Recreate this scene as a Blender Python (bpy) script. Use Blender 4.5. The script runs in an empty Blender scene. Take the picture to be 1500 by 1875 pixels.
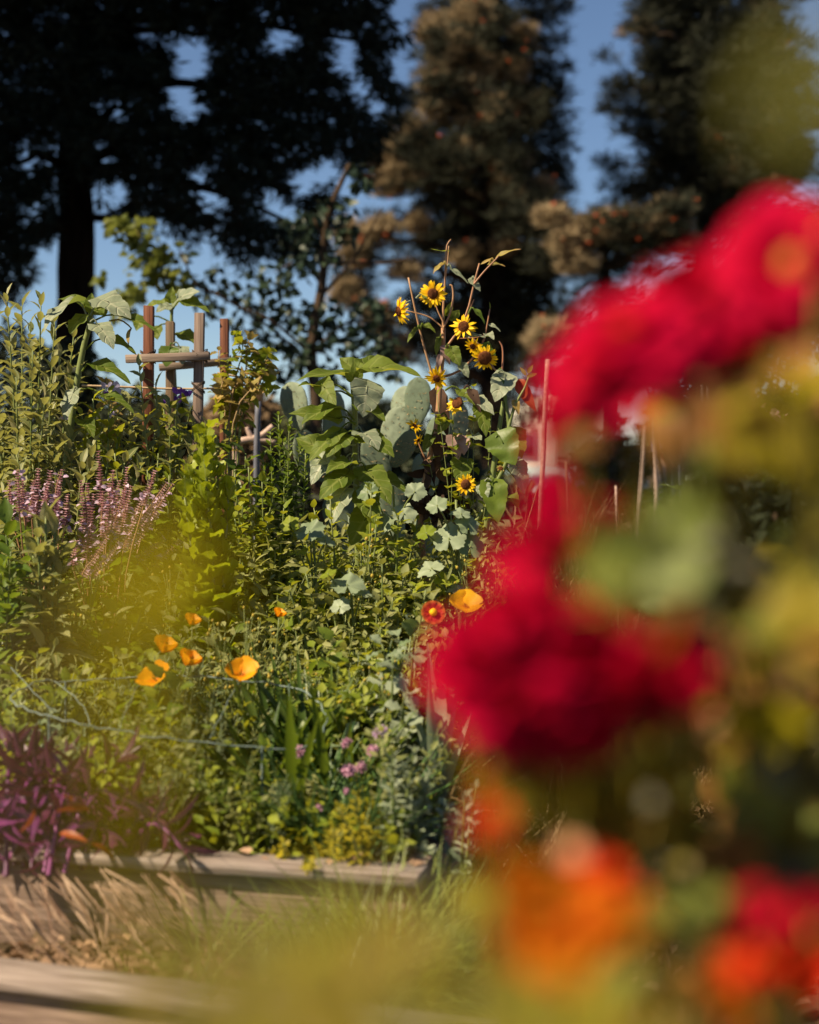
import bpy, math, random
import numpy as np
from mathutils import Vector, Matrix

# ------------------------------------------------------------------ camera, sky, sun, exposure
scene = bpy.context.scene
R = math.radians
rng = np.random.default_rng(11)
random.seed(11)

FPX = 2780.0                         # focal length in photo pixels (photo is 1500 x 1875)
CAM = np.array([0.0, 0.0, 1.0])
PITCH = math.atan(111.5 / FPX)

cd = bpy.data.cameras.new("camera")
cam = bpy.data.objects.new("camera", cd)
scene.collection.objects.link(cam)
cam.location = CAM
cam.rotation_euler = (math.pi / 2 - PITCH, 0, 0)
cd.sensor_fit = 'HORIZONTAL'
cd.sensor_width = 36.0
cd.lens = 36.0 * FPX / 1500.0
cd.clip_start = 0.02
cd.clip_end = 1000.0
cd.dof.use_dof = True
cd.dof.focus_distance = 3.85
cd.dof.aperture_fstop = 2.6
cd.dof.aperture_blades = 7
scene.camera = cam

SUN_AZ, SUN_EL = R(64), R(46)        # sun stands behind the camera's left shoulder
SUN = Vector((-math.sin(SUN_AZ) * math.cos(SUN_EL), -math.cos(SUN_AZ) * math.cos(SUN_EL), math.sin(SUN_EL)))
world = bpy.data.worlds.new("World")
scene.world = world
world.use_nodes = True
wn = world.node_tree
bg = wn.nodes["Background"]
sky = wn.nodes.new("ShaderNodeTexSky")
sky.sky_type = 'NISHITA'
sky.sun_disc = False
sky.sun_elevation = SUN_EL
sky.sun_rotation = math.atan2(SUN.x, SUN.y)
sky.air_density = 1.0
sky.altitude = 2200.0
sky.dust_density = 0.15
sky.ozone_density = 2.6
bg.inputs[1].default_value = 0.050
wn.links.new(sky.outputs[0], bg.inputs[0])

sl = bpy.data.lights.new("sun", 'SUN')
sl.energy = 5.0
sl.angle = R(0.5)
sl.color = (1.0, 0.83, 0.58)
so = bpy.data.objects.new("sun", sl)
scene.collection.objects.link(so)
so.rotation_euler = SUN.to_track_quat('Z', 'Y').to_euler()

vs = scene.view_settings
vs.view_transform = 'Standard'
vs.look = 'None'
vs.exposure = 1.05
vs.gamma = 1.0
vs.use_curve_mapping = False
scene.render.engine = 'CYCLES'
scene.cycles.use_denoising = True
scene.cycles.max_bounces = 6
scene.cycles.diffuse_bounces = 3
scene.cycles.glossy_bounces = 2
scene.cycles.transmission_bounces = 4
scene.cycles.caustics_reflective = False
scene.cycles.caustics_refractive = False
scene.cycles.sample_clamp_indirect = 4.0

# ------------------------------------------------------------------ helpers
C = scene.collection
ORG = {}                             # object name -> world origin of its thing

def nz(a):
    a = np.asarray(a, float)
    return a / np.maximum(np.linalg.norm(a, axis=-1, keepdims=True), 1e-9)

def P(px, py, D):
    """world point that the photo shows at (px, py) when it stands D metres in front"""
    px, py, D = np.broadcast_arrays(np.asarray(px, float), np.asarray(py, float), np.asarray(D, float))
    u = (px - 750.0) / FPX
    v = -(py - 937.5) / FPX
    cp, sp = math.cos(PITCH), math.sin(PITCH)
    dy = cp + v * sp
    dz = -sp + v * cp
    return np.stack([CAM[0] + u * D / dy, CAM[1] + D, CAM[2] + dz * D / dy], axis=-1)

def px2m(n, D):
    return n * D / FPX

def proj(p):
    p = np.asarray(p) - CAM
    cp, sp = math.cos(PITCH), math.sin(PITCH)
    f = p[..., 1] * cp - p[..., 2] * sp
    u = p[..., 2] * cp + p[..., 1] * sp
    return 750 + p[..., 0] / f * FPX, 937.5 - u / f * FPX

def sm(t):
    t = np.clip(t, 0, 1)
    return t * t * (3 - 2 * t)

class MB:
    """collects numpy geometry, then links it as ONE mesh object"""
    def __init__(s):
        s.v, s.a, s.q, s.n, s.flat = [], [], [], 0, False
    def add(s, v, f, a):
        v = np.asarray(v, float).reshape(-1, 3)
        s.v.append(v)
        s.a.append(np.asarray(a, float).reshape(-1, 3))
        s.q.append(np.asarray(f, np.int64).reshape(-1, np.asarray(f).shape[-1]) + s.n)
        s.n += len(v)
    def build(s, name, mat, parent=None, smooth=None):
        if smooth is None: smooth = not s.flat
        v = np.concatenate(s.v) if s.v else np.zeros((0, 3))
        a = np.concatenate(s.a) if s.a else np.zeros((0, 3))
        if parent is not None:
            v = v - ORG[parent.name]
        me = bpy.data.meshes.new(name)
        me.vertices.add(len(v))
        me.vertices.foreach_set("co", v.astype(np.float32).ravel())
        loops, starts, c = [], [], 0
        for q in s.q:
            k = q.shape[1]
            loops.append(q.ravel())
            starts.append(c + np.arange(len(q)) * k)
            c += q.size
        loops = np.concatenate(loops).astype(np.int32)
        starts = np.concatenate(starts).astype(np.int32)
        me.loops.add(len(loops))
        me.loops.foreach_set("vertex_index", loops)
        me.polygons.add(len(starts))
        me.polygons.foreach_set("loop_start", starts)
        at = me.attributes.new("a", 'FLOAT_VECTOR', 'POINT')
        at.data.foreach_set("vector", a.astype(np.float32).ravel())
        me.update(calc_edges=True)
        me.validate()
        if smooth:
            me.polygons.foreach_set("use_smooth", np.ones(len(me.polygons), bool))
        me.materials.append(mat)
        o = bpy.data.objects.new(name, me)
        C.objects.link(o)
        if parent is not None:
            o.parent = parent
            ORG[o.name] = ORG[parent.name]
        else:
            ORG[o.name] = np.zeros(3)
        return o

def thing(name, label, cat, loc=(0, 0, 0), group=None):
    o = bpy.data.objects.new(name, None)
    C.objects.link(o)
    o.empty_display_size = 0.05
    o.location = [float(c) for c in loc]
    ORG[o.name] = np.array(loc, float)
    o["label"] = label
    o["category"] = cat
    if group:
        o["group"] = group
    return o

def tag(o, label=None, cat=None, group=None, kind=None):
    for k, v in (("label", label), ("category", cat), ("group", group), ("kind", kind)):
        if v:
            o[k] = v
    return o

def dup(root, loc, rotz=0.0, scale=1.0, label=None, group=None):
    r = root.copy()
    C.objects.link(r)
    r.location = [float(c) for c in loc]
    r.rotation_euler = (0, 0, rotz)
    r.scale = (scale, scale, scale)
    if label: r["label"] = label
    if group: r["group"] = group
    for ch in list(root.children):
        c = ch.copy()
        C.objects.link(c)
        c.parent = r
        for g in list(ch.children):
            d = g.copy()
            C.objects.link(d)
            d.parent = c
    return r

# ------------------------------------------------------------------ shape templates
def grid_faces(nr, nc):
    i = np.arange(nr - 1)[:, None] * nc + np.arange(nc - 1)[None, :]
    i = i.ravel()
    return np.stack([i, i + 1, i + nc + 1, i + nc], axis=1)

PROF = {
    'lance': lambda t: np.sin(np.pi * np.clip(t, 0, 1) ** 0.8) ** 0.9 * 0.98 + 0.02,
    'ovate': lambda t: np.sin(np.pi * np.clip(t, 0, 1) ** 0.62) ** 0.85,
    'obov': lambda t: np.sin(np.pi * np.clip(t, 0, 1) ** 1.5) ** 0.7 + 0.03 * (1 - t),
    'blade': lambda t: (1 - t ** 3) * (0.75 + 0.25 * np.sin(np.pi * t)),
    'petal': lambda t: np.sin(np.pi * (0.12 + 0.88 * np.clip(t, 0, 1)) ** 0.9) ** 0.7 * 0.98 + 0.02,
    'fan': lambda t: 0.12 + 0.88 * np.sin(np.pi / 2 * np.clip(t * 1.15, 0, 1)) * np.where(t > 0.8, np.sqrt(np.clip(1 - ((t - 0.8) / 0.2) ** 2 * 0.75, 0, 1)), 1),
    'heart': lambda t: np.sin(np.pi * np.clip(t, 0, 1) ** 0.5) ** 0.8,
}

def leaf_tpl(shape='lance', nl=5, nc=3, cup=0.25, wave=0.0, teeth=0, back=0.0, wf=3.0):
    t = np.linspace(0, 1, nl + 1)
    w = np.linspace(-1, 1, nc)
    T, W = np.meshgrid(t, w, indexing='ij')
    p = PROF[shape](T)
    if teeth:
        p = p * (1 + 0.16 * ((T * teeth) % 1.0 - 0.5) * (T < 0.97))
    x = W * p
    y = T - back * np.abs(W) * (1 - T) ** 2 + 0.0
    z = cup * np.abs(W) * p + wave * np.sin(T * wf * 2 * np.pi + W * 1.3) * np.abs(W) * p
    v = np.stack([x, y, z], -1).reshape(-1, 3)
    a = np.stack([np.zeros_like(T), T, np.abs(W)], -1).reshape(-1, 3)
    return v, grid_faces(nl + 1, nc), a

def lobed_tpl(lobes=5, depth=0.35, n=46, teeth=0.06, cup=0.12, wave=0.08):
    """grape or hollyhock leaf: outline in polar form around the petiole"""
    th = np.linspace(-math.pi * 0.93, math.pi * 0.93, n)
    r = 1 - depth * (0.5 - 0.5 * np.cos(th * lobes)) if False else 1 - depth * np.abs(np.sin(th * lobes / 2.0 / 0.93)) ** 1.4
    r = r * (0.86 + 0.14 * np.cos(th)) * (1 + teeth * np.sin(np.arange(n) * 2.4))
    vs_, as_ = [[0, 0, 0]], [[0, 0.1, 0]]
    rings = (0.4, 0.72, 1.0)
    for k in rings:
        for i in range(n):
            rr = r[i] * k if k == 1.0 else k * (0.35 + 0.65 * r[i])
            rr = min(rr, r[i])
            vs_.append([math.sin(th[i]) * rr * 0.5, 0.32 + math.cos(th[i]) * rr * 0.55,
                        cup * rr * (0.5 + 0.5 * abs(math.sin(th[i] * lobes / 1.86))) * 0.35 + wave * rr * rr * (math.sin(th[i] * 2.3 + 1) + 0.5 * math.sin(th[i] * 6.1))])
            as_.append([0, rr, min(1, 0.12 + abs(math.sin(th[i] * lobes / 1.86)) * 1.2)])
    vs_[0] = [0, 0.32, 0]
    q = []
    for j in range(len(rings) - 1):
        for i in range(n - 1):
            a0 = 1 + j * n + i
            q.append([a0, a0 + 1, a0 + n + 1, a0 + n])
    for i in range(0, n - 1):
        q.append([0, 0, 1 + i + 1, 1 + i])
    q = np.array(q)
    tri = q[q[:, 0] == q[:, 1]][:, [0, 2, 3]]
    quad = q[q[:, 0] != q[:, 1]]
    return np.array(vs_, float), (quad, tri), np.array(as_, float)

def place(mb, tpl, pos, dirv, nrm, L, W, bend=0.3, rnd=None):
    """N copies of a leaf template: base pos, axis dirv, upper side nrm, length L, half width W, bend radians"""
    tv, tf, ta = tpl
    pos = np.atleast_2d(np.asarray(pos, float))
    N = max(len(pos), len(np.atleast_2d(dirv)))
    pos = np.broadcast_to(pos, (N, 3))
    dirv = np.broadcast_to(np.asarray(dirv, float), (N, 3))
    nrm = np.broadcast_to(np.asarray(nrm, float), (N, 3))
    L = np.broadcast_to(np.asarray(L, float), (N,))[:, None, None]
    W = np.broadcast_to(np.asarray(W, float), (N,))[:, None, None]
    b = np.broadcast_to(np.asarray(bend, float), (N,))[:, None]
    b = np.where(np.abs(b) < 1e-3, 1e-3, b)
    if rnd is None:
        rnd = rng.random(N)
    rnd = np.broadcast_to(np.asarray(rnd, float), (N,))
    Y = nz(dirv)
    X = np.cross(Y, nrm)
    bad = np.linalg.norm(X, axis=1) < 1e-4
    if bad.any():
        X[bad] = np.cross(Y[bad], np.array([0.3, 0.8, 0.5]))
    X = nz(X)
    Z = np.cross(X, Y)
    t = tv[None, :, 1]
    yy = np.sin(b * t) / b
    zz = -(1 - np.cos(b * t)) / b
    loc = (tv[None, :, 0, None] * W) * X[:, None, :] + (yy[..., None] * L) * Y[:, None, :] + (zz[..., None] * L + tv[None, :, 2, None] * W) * Z[:, None, :]
    v = pos[:, None, :] + loc
    K = len(tv)
    a = np.broadcast_to(ta[None], (N, K, 3)).copy()
    a[..., 0] = rnd[:, None]
    fs = tf if isinstance(tf, tuple) else (tf,)
    base = mb.n
    mb.v.append(v.reshape(-1, 3)); mb.a.append(a.reshape(-1, 3)); mb.n += N * K
    off = (np.arange(N) * K + base)
    for f in fs:
        if len(f):
            mb.q.append((f[None] + off[:, None, None]).reshape(-1, f.shape[1]))

def tubes(mb, paths, radii, sides=5, rnd=None, cap=True):
    """N tubes at once: paths N x S x 3, radii N x S"""
    paths = np.asarray(paths, float)
    if paths.ndim == 2:
        paths = paths[None]
    N, S, _ = paths.shape
    radii = np.asarray(radii, float)
    if radii.ndim == 1:
        radii = np.broadcast_to(radii[None], (N, S)) if len(radii) == S else np.broadcast_to(radii[:, None], (N, S))
    radii = np.broadcast_to(radii, (N, S))
    T = nz(np.gradient(paths, axis=1))
    ref = np.where(np.abs(T[..., 2:3]) < 0.9, np.array([0, 0, 1.0]), np.array([1.0, 0, 0]))
    mean = np.abs(T[..., 2]).mean(axis=1)
    ref = np.where((mean < 0.7)[:, None, None], np.array([0, 0, 1.0]), np.array([1.0, 0.1, 0]))
    U = nz(np.cross(T, np.broadcast_to(ref, T.shape)))
    V = np.cross(T, U)
    ang = np.arange(sides) / sides * 2 * math.pi
    ring = U[:, :, None, :] * np.cos(ang)[None, None, :, None] + V[:, :, None, :] * np.sin(ang)[None, None, :, None]
    v = paths[:, :, None, :] + ring * radii[:, :, None, None]
    if rnd is None:
        rnd = rng.random(N)
    a = np.zeros((N, S, sides, 3))
    a[..., 0] = np.broadcast_to(rnd, (N,))[:, None, None]
    a[..., 1] = np.linspace(0, 1, S)[None, :, None]
    a[..., 2] = 0.5
    i = np.arange(S - 1)[:, None] * sides + np.arange(sides)[None]
    j = np.arange(S - 1)[:, None] * sides + (np.arange(sides)[None] + 1) % sides
    f = np.stack([i, j, j + sides, i + sides], -1).reshape(-1, 4)
    off = np.arange(N) * S * sides + mb.n
    mb.v.append(v.reshape(-1, 3)); mb.a.append(a.reshape(-1, 3)); mb.n += N * S * sides
    mb.q.append((f[None] + off[:, None, None]).reshape(-1, 4))
    if cap and sides >= 3:
        capf = np.stack([np.arange(sides) + (S - 1) * sides])
        mb.q.append((capf[None] + off[:, None, None]).reshape(-1, sides))

def spline(pts, S=12):
    p = np.asarray(pts, float)
    n = len(p)
    q = np.concatenate([[2 * p[0] - p[1]], p, [2 * p[-1] - p[-2]]])
    ts = np.linspace(0, n - 1 - 1e-6, S)
    out = []
    for t in ts:
        i = int(t); u = t - i
        a, b, c, d = q[i], q[i + 1], q[i + 2], q[i + 3]
        out.append(0.5 * ((2 * b) + (c - a) * u + (2 * a - 5 * b + 4 * c - d) * u * u + (3 * b - a - 3 * c + d) * u ** 3))
    return np.array(out)

def tube(mb, pts, r0, r1=None, S=12, sides=7, rnd=0.5, wob=0.0):
    r1 = r0 if r1 is None else r1
    p = spline(pts, S)
    if wob:
        p[1:-1] += rng.normal(0, wob, (S - 2, 3))
    tubes(mb, p, np.linspace(r0, r1, S), sides, np.array([rnd]))
    return p

def ball(mb, c, r, seg=12, rings=8, rnd=0.5, stretch=(1, 1, 1), bump=0.0, rot=None):
    th = np.linspace(0.02, math.pi - 0.02, rings)
    ph = np.arange(seg) / seg * 2 * math.pi
    T, Fi = np.meshgrid(th, ph, indexing='ij')
    d = np.stack([np.sin(T) * np.cos(Fi), np.sin(T) * np.sin(Fi), np.cos(T)], -1)
    rr = 1 + bump * rng.normal(0, 1, T.shape)
    v = d * rr[..., None] * np.asarray(stretch) * r
    if rot is not None:
        v = v @ np.array(rot).T
    v = v + np.asarray(c)
    i = np.arange(rings - 1)[:, None] * seg + np.arange(seg)[None]
    j = np.arange(rings - 1)[:, None] * seg + (np.arange(seg)[None] + 1) % seg
    f = np.stack([i, i + seg, j + seg, j], -1).reshape(-1, 4)
    a = np.zeros((rings * seg, 3)); a[:, 0] = rnd; a[:, 1] = np.repeat(np.linspace(0, 1, rings), seg); a[:, 2] = 0.5
    mb.add(v.reshape(-1, 3), f, a)

def box(mb, c, size, rot=None, bev=0.12, rnd=0.5):
    """a bevelled box (chamfered edges), half sizes from size"""
    bm_v = []
    s = np.asarray(size, float) / 2
    b = min(s) * bev
    lv = []
    for sx in (-1, 1):
        for sy in (-1, 1):
            for sz in (-1, 1):
                lv.append([sx * (s[0] - b), sy * (s[1] - b), sz * s[2]])
                lv.append([sx * (s[0] - b), sy * s[1], sz * (s[2] - b)])
                lv.append([sx * s[0], sy * (s[1] - b), sz * (s[2] - b)])
    import bmesh
    bm = bmesh.new()
    for p in lv: bm.verts.new(p)
    r = bmesh.ops.convex_hull(bm, input=bm.verts)
    bm.verts.ensure_lookup_table()
    bm.normal_update()
    bmesh.ops.dissolve_limit(bm, angle_limit=0.02, verts=bm.verts, edges=bm.edges)
    bm.verts.index_update()
    v = np.array([p.co[:] for p in bm.verts])
    fs = [[x.index for x in f.verts] for f in bm.faces]
    bm.free()
    if rot is not None:
        v = v @ np.array(rot).T
    v = v + np.asarray(c)
    mb.flat = True
    base = mb.n
    mb.v.append(v); aa = np.zeros((len(v), 3)); aa[:, 0] = rnd; aa[:, 2] = 0.5
    mb.a.append(aa); mb.n += len(v)
    for f in fs:
        mb.q.append(np.array([f]) + base)

def axes(d, up=(0, 0, 1)):
    """rotation matrix whose columns are x, y=d, z"""
    y = nz(np.asarray(d, float)); x = np.cross(y, np.asarray(up, float))
    if np.linalg.norm(x) < 1e-4: x = np.array([1.0, 0, 0])
    x = nz(x); z = np.cross(x, y)
    return np.stack([x, y, z], axis=1)

# ------------------------------------------------------------------ materials
def new_mat(name):
    m = bpy.data.materials.new(name)
    m.use_nodes = True
    nt = m.node_tree
    for n in list(nt.nodes): nt.nodes.remove(n)
    return m, nt, nt.nodes.new, nt.links.new

def mix(nt, a, b, fac, blend='MIX'):
    n = nt.nodes.new("ShaderNodeMix"); n.data_type = 'RGBA'; n.blend_type = blend
    for sock, val in ((n.inputs[0], fac), (n.inputs[6], a), (n.inputs[7], b)):
        if hasattr(val, "is_linked") or hasattr(val, "links"): nt.links.new(val, sock)
        elif isinstance(val, (int, float)): sock.default_value = val
        else: sock.default_value = (*val, 1)
    return n.outputs[2]

def ramp(nt, fac, lo, hi):
    n = nt.nodes.new("ShaderNodeMapRange"); n.clamp = True
    n.inputs[1].default_value = lo; n.inputs[2].default_value = hi
    nt.links.new(fac, n.inputs[0])
    return n.outputs[0]

def leaf_mat(name, c1, c2, vein=None, trans=0.3, rough=0.5, spec=0.35, tcol=None, under=None, tip=None, base=None, nscale=60.0, namt=0.35, veinw=0.16, lateral=0.0):
    """leaf or petal: colour varies per leaf, pale midrib, some light comes through"""
    m, nt, N, Lk = new_mat(name)
    at = N("ShaderNodeAttribute"); at.attribute_name = "a"
    sx = N("ShaderNodeSeparateXYZ"); Lk(at.outputs["Vector"], sx.inputs[0])
    col = mix(nt, c1, c2, sx.outputs[0])
    tex = N("ShaderNodeTexNoise"); tex.inputs["Scale"].default_value = nscale; tex.inputs["Detail"].default_value = 3
    geo = N("ShaderNodeNewGeometry"); Lk(geo.outputs["Position"], tex.inputs["Vector"])
    dark = tuple(0.62 * (p + q) / 2 for p, q in zip(c1, c2))
    nf = ramp(nt, tex.outputs["Fac"], 0.42, 0.75)
    mu = N("ShaderNodeMath"); mu.operation = 'MULTIPLY'; mu.inputs[1].default_value = namt; Lk(nf, mu.inputs[0])
    col = mix(nt, col, dark, mu.outputs[0])
    if tip is not None:
        col = mix(nt, col, tip, ramp(nt, sx.outputs[1], 0.62, 1.0))
    if base is not None:
        col = mix(nt, base, col, ramp(nt, sx.outputs[1], 0.02, 0.45))
    if vein is not None:
        col = mix(nt, vein, col, ramp(nt, sx.outputs[2], 0.0, veinw))
    latsock = None
    if lateral:
        # side veins run from the midrib towards the tip
        a1 = N("ShaderNodeMath"); a1.operation = 'MULTIPLY'; a1.inputs[1].default_value = 26.0; Lk(sx.outputs[1], a1.inputs[0])
        a2 = N("ShaderNodeMath"); a2.operation = 'MULTIPLY'; a2.inputs[1].default_value = -7.0; Lk(sx.outputs[2], a2.inputs[0])
        a3 = N("ShaderNodeMath"); a3.operation = 'ADD'; Lk(a1.outputs[0], a3.inputs[0]); Lk(a2.outputs[0], a3.inputs[1])
        a4 = N("ShaderNodeMath"); a4.operation = 'SINE'; Lk(a3.outputs[0], a4.inputs[0])
        latsock = ramp(nt, a4.outputs[0], 0.72, 1.0)
        a5 = N("ShaderNodeMath"); a5.operation = 'MULTIPLY'; a5.inputs[1].default_value = lateral; Lk(latsock, a5.inputs[0])
        col = mix(nt, col, vein or c2, a5.outputs[0])
    if under is not None:
        col = mix(nt, col, under, geo.outputs["Backfacing"])
    pb = N("ShaderNodeBsdfPrincipled")
    Lk(col, pb.inputs["Base Color"])
    pb.inputs["Roughness"].default_value = rough
    pb.inputs["Specular IOR Level"].default_value = spec
    bmp = N("ShaderNodeBump"); bmp.inputs["Strength"].default_value = 0.25; bmp.inputs["Distance"].default_value = 0.004
    Lk(tex.outputs["Fac"], bmp.inputs["Height"]); Lk(bmp.outputs[0], pb.inputs["Normal"])
    if latsock is not None:
        b2 = N("ShaderNodeBump"); b2.invert = True; b2.inputs["Strength"].default_value = 0.6; b2.inputs["Distance"].default_value = 0.0025
        Lk(latsock, b2.inputs["Height"]); Lk(bmp.outputs[0], b2.inputs["Normal"]); Lk(b2.outputs[0], pb.inputs["Normal"])
    tr = N("ShaderNodeBsdfTranslucent")
    tc = tcol or tuple(min(1.0, 1.35 * (p + q) / 2 + 0.02) for p, q in zip(c1, c2))
    tcx = mix(nt, col, tc, 0.65)
    Lk(tcx, tr.inputs["Color"])
    ms = N("ShaderNodeMixShader"); ms.inputs[0].default_value = trans
    Lk(pb.outputs[0], ms.inputs[1]); Lk(tr.outputs[0], ms.inputs[2])
    out = N("ShaderNodeOutputMaterial"); Lk(ms.outputs[0], out.inputs["Surface"])
    return m

def solid_mat(name, c1, c2, rough=0.7, spec=0.3, scale=8.0, stretch=(1, 1, 1), bump=0.3, bdist=0.004, detail=6, lo=0.35, hi=0.7, metal=0.0, obj=False):
    m, nt, N, Lk = new_mat(name)
    tc = N("ShaderNodeTexCoord")
    mp = N("ShaderNodeMapping"); mp.inputs["Scale"].default_value = stretch
    Lk(tc.outputs["Object"], mp.inputs[0])
    tex = N("ShaderNodeTexNoise"); tex.inputs["Scale"].default_value = scale; tex.inputs["Detail"].default_value = detail
    Lk(mp.outputs[0], tex.inputs["Vector"])
    col = mix(nt, c1, c2, ramp(nt, tex.outputs["Fac"], lo, hi))
    pb = N("ShaderNodeBsdfPrincipled"); Lk(col, pb.inputs["Base Color"])
    pb.inputs["Roughness"].default_value = rough
    pb.inputs["Specular IOR Level"].default_value = spec
    pb.inputs["Metallic"].default_value = metal
    b = N("ShaderNodeBump"); b.inputs["Strength"].default_value = bump; b.inputs["Distance"].default_value = bdist
    Lk(tex.outputs["Fac"], b.inputs["Height"]); Lk(b.outputs[0], pb.inputs["Normal"])
    out = N("ShaderNodeOutputMaterial"); Lk(pb.outputs[0], out.inputs["Surface"])
    return m

# leaf shapes shared by many plants
T_LANCE = leaf_tpl('lance', 5, 3, 0.35)
T_LANCEW = leaf_tpl('lance', 7, 5, 0.3, wave=0.18)
T_OVATE = leaf_tpl('ovate', 6, 3, 0.25, wave=0.1)
T_SMALL = leaf_tpl('ovate', 3, 3, 0.3)
T_NEEDLE = leaf_tpl('lance', 2, 2, 0.0)
T_BLADE = leaf_tpl('blade', 7, 3, 0.35)
T_BLADE2 = leaf_tpl('blade', 5, 2, 0.0)
T_OBOV = leaf_tpl('obov', 6, 5, 0.15, wave=0.22)
T_PETAL = leaf_tpl('petal', 5, 3, 0.25)
T_FAN = leaf_tpl('fan', 6, 7, 0.18, wave=0.08, wf=1.5)
T_HEART = leaf_tpl('heart', 14, 9, 0.12, wave=0.16, teeth=7, back=0.22, wf=2.2)
T_HEART2 = leaf_tpl('heart', 12, 7, 0.3, wave=0.25, teeth=6, back=0.15, wf=1.6)
T_LOBE = lobed_tpl(5, 0.17, cup=0.07, wave=0.10, teeth=0.06)
T_LOBE2 = lobed_tpl(7, 0.13, cup=0.10, wave=0.12, teeth=0.06)
UP = np.array([0, 0, 1.0])

def rdir(n, zlo=-0.2, zhi=0.9):
    ph = rng.random(n) * 2 * math.pi
    z = rng.uniform(zlo, zhi, n)
    r = np.sqrt(np.clip(1 - z * z, 0.02, 1))
    return np.stack([np.cos(ph) * r, np.sin(ph) * r, z], -1)

# ------------------------------------------------------------------ the ground
BED_Z = 0.27
def y_front(x): return 2.52 - 0.24 * x
def x_side(y): return (y - 2.5) * 0.2143
def gz(x, y):
    x = np.asarray(x, float); y = np.asarray(y, float)
    inside = (y > y_front(x)) & (x < x_side(y)) & (y < 9)
    hump = 0.20 * sm((y - 2.7) / 1.5) * (1 - sm((y - 4.8) / 3.0))
    bed = BED_Z + hump
    out = np.where(y > 2.3, 0.13, 0.0) + (0.26 * sm((y - 2.7) / 1.9)) * (1 - sm((y - 4.9) / 3.0))
    out = np.where(y < 2.3 - 0.33 * (x + 0.35), np.where(x < 0.45, 0.0, out), out)
    out = np.where(y > 8, 0.03, out)
    bed = bed * (1 - sm((y - 6.0) / 3.0)) + 0.03 * sm((y - 6.0) / 3.0)
    return np.where(inside, bed, out)

xs = np.unique(np.concatenate([np.linspace(-160, -8, 24), np.linspace(-8, -2.2, 24), np.arange(-2.2, 2.2, 0.03), np.linspace(2.2, 8, 24), np.linspace(8, 160, 24)]))
ys = np.unique(np.concatenate([np.linspace(-60, -2, 14), np.arange(-2, 1.6, 0.2), np.arange(1.6, 6.2, 0.03), np.linspace(6.2, 14, 36), np.linspace(14, 260, 34)]))
X, Y = np.meshgrid(xs, ys, indexing='ij')
Z = gz(X, Y) + np.where(Y < 14, 0.008 * rng.normal(0, 1, X.shape), 0.0) - np.where(Y > 14, 0, 0)
mb = MB()
n1, n2 = X.shape
i = (np.arange(n1 - 1)[:, None] * n2 + np.arange(n2 - 1)[None]).ravel()
mb.add(np.stack([X, Y, Z], -1).reshape(-1, 3), np.stack([i, i + n2, i + n2 + 1, i + 1], -1), np.zeros((n1 * n2, 3)))
m_soil = solid_mat("garden_soil", (0.055, 0.038, 0.024), (0.17, 0.115, 0.07), rough=0.95, spec=0.1, scale=9, bump=0.8, bdist=0.02)
tag(mb.build("ground", m_soil), kind="structure")

# ------------------------------------------------------------------ wood, bark
def wood_mat(name, c1, c2, axis=0, rough=0.75):
    st = [24, 24, 24]; st[axis] = 1.2
    return solid_mat(name, c1, c2, rough=rough, spec=0.2, scale=6, stretch=tuple(st), bump=0.5, bdist=0.003, detail=8, lo=0.3, hi=0.72)
m_board = wood_mat("weathered_board_wood", (0.075, 0.045, 0.036), (0.30, 0.215, 0.17), 0)
m_stake_grey = wood_mat("grey_stake_wood", (0.11, 0.075, 0.06), (0.27, 0.2, 0.16), 2)
m_rail_grey = wood_mat("grey_rail_wood", (0.11, 0.08, 0.065), (0.29, 0.22, 0.175), 0)
m_stake_red = wood_mat("red_brown_stake_wood", (0.07, 0.022, 0.012), (0.2, 0.075, 0.038), 2)
m_stake_shaded = wood_mat("shaded_stake_wood", (0.10, 0.07, 0.04), (0.20, 0.13, 0.08), 2)  # darker copy of the stake wood, for the rear stake in shade
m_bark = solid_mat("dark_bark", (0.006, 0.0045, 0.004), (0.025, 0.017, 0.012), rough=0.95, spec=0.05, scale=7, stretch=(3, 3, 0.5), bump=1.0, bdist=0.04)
m_bark2 = solid_mat("brown_bark", (0.03, 0.02, 0.013), (0.09, 0.06, 0.04), rough=0.95, spec=0.05, scale=7, stretch=(3, 3, 0.5), bump=1.0, bdist=0.03)
m_twine = solid_mat("dark_twine", (0.03, 0.02, 0.015), (0.08, 0.055, 0.035), rough=0.9, scale=120)
m_cane = solid_mat("dry_cane", (0.32, 0.21, 0.12), (0.48, 0.35, 0.21), rough=0.6, scale=20, stretch=(1, 1, 6))

# raised bed: one weathered board along the front, one going back
bed = thing("raised_bed", "weathered timber raised bed filled with poppies, chives and herbs", "raised bed", (-0.35, 2.6, 0.13))
def plank(name, a, b, z0, z1, th, mat, parent, rnd=0.5):
    a = np.array(a, float); b = np.array(b, float)
    d = b - a; L = np.linalg.norm(d); d /= L
    o = (a + b) / 2
    me = MB()
    box(me, (0, 0, 0), (L, th, z1 - z0), bev=0.1)
    ob = me.build(name, mat)
    ob.location = (o[0] - (ORG[parent.name][0] if parent else 0), o[1] - (ORG[parent.name][1] if parent else 0), (z0 + z1) / 2 - (ORG[parent.name][2] if parent else 0))
    ob.rotation_euler = (0, 0, math.atan2(d[1], d[0]))
    if parent: ob.parent = parent
    return ob
fa, fb = (-1.35, y_front(-1.35)), (0.01, y_front(0.01) - 0.002)
plank("front_board", fa, fb, 0.06, 0.280, 0.042, m_board, bed)
m_cap = wood_mat("sunlit_cap_wood", (0.12, 0.085, 0.07), (0.46, 0.38, 0.33), 0)  # added caps: pale colour stands in for the sunlit top edges of the boards
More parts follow.
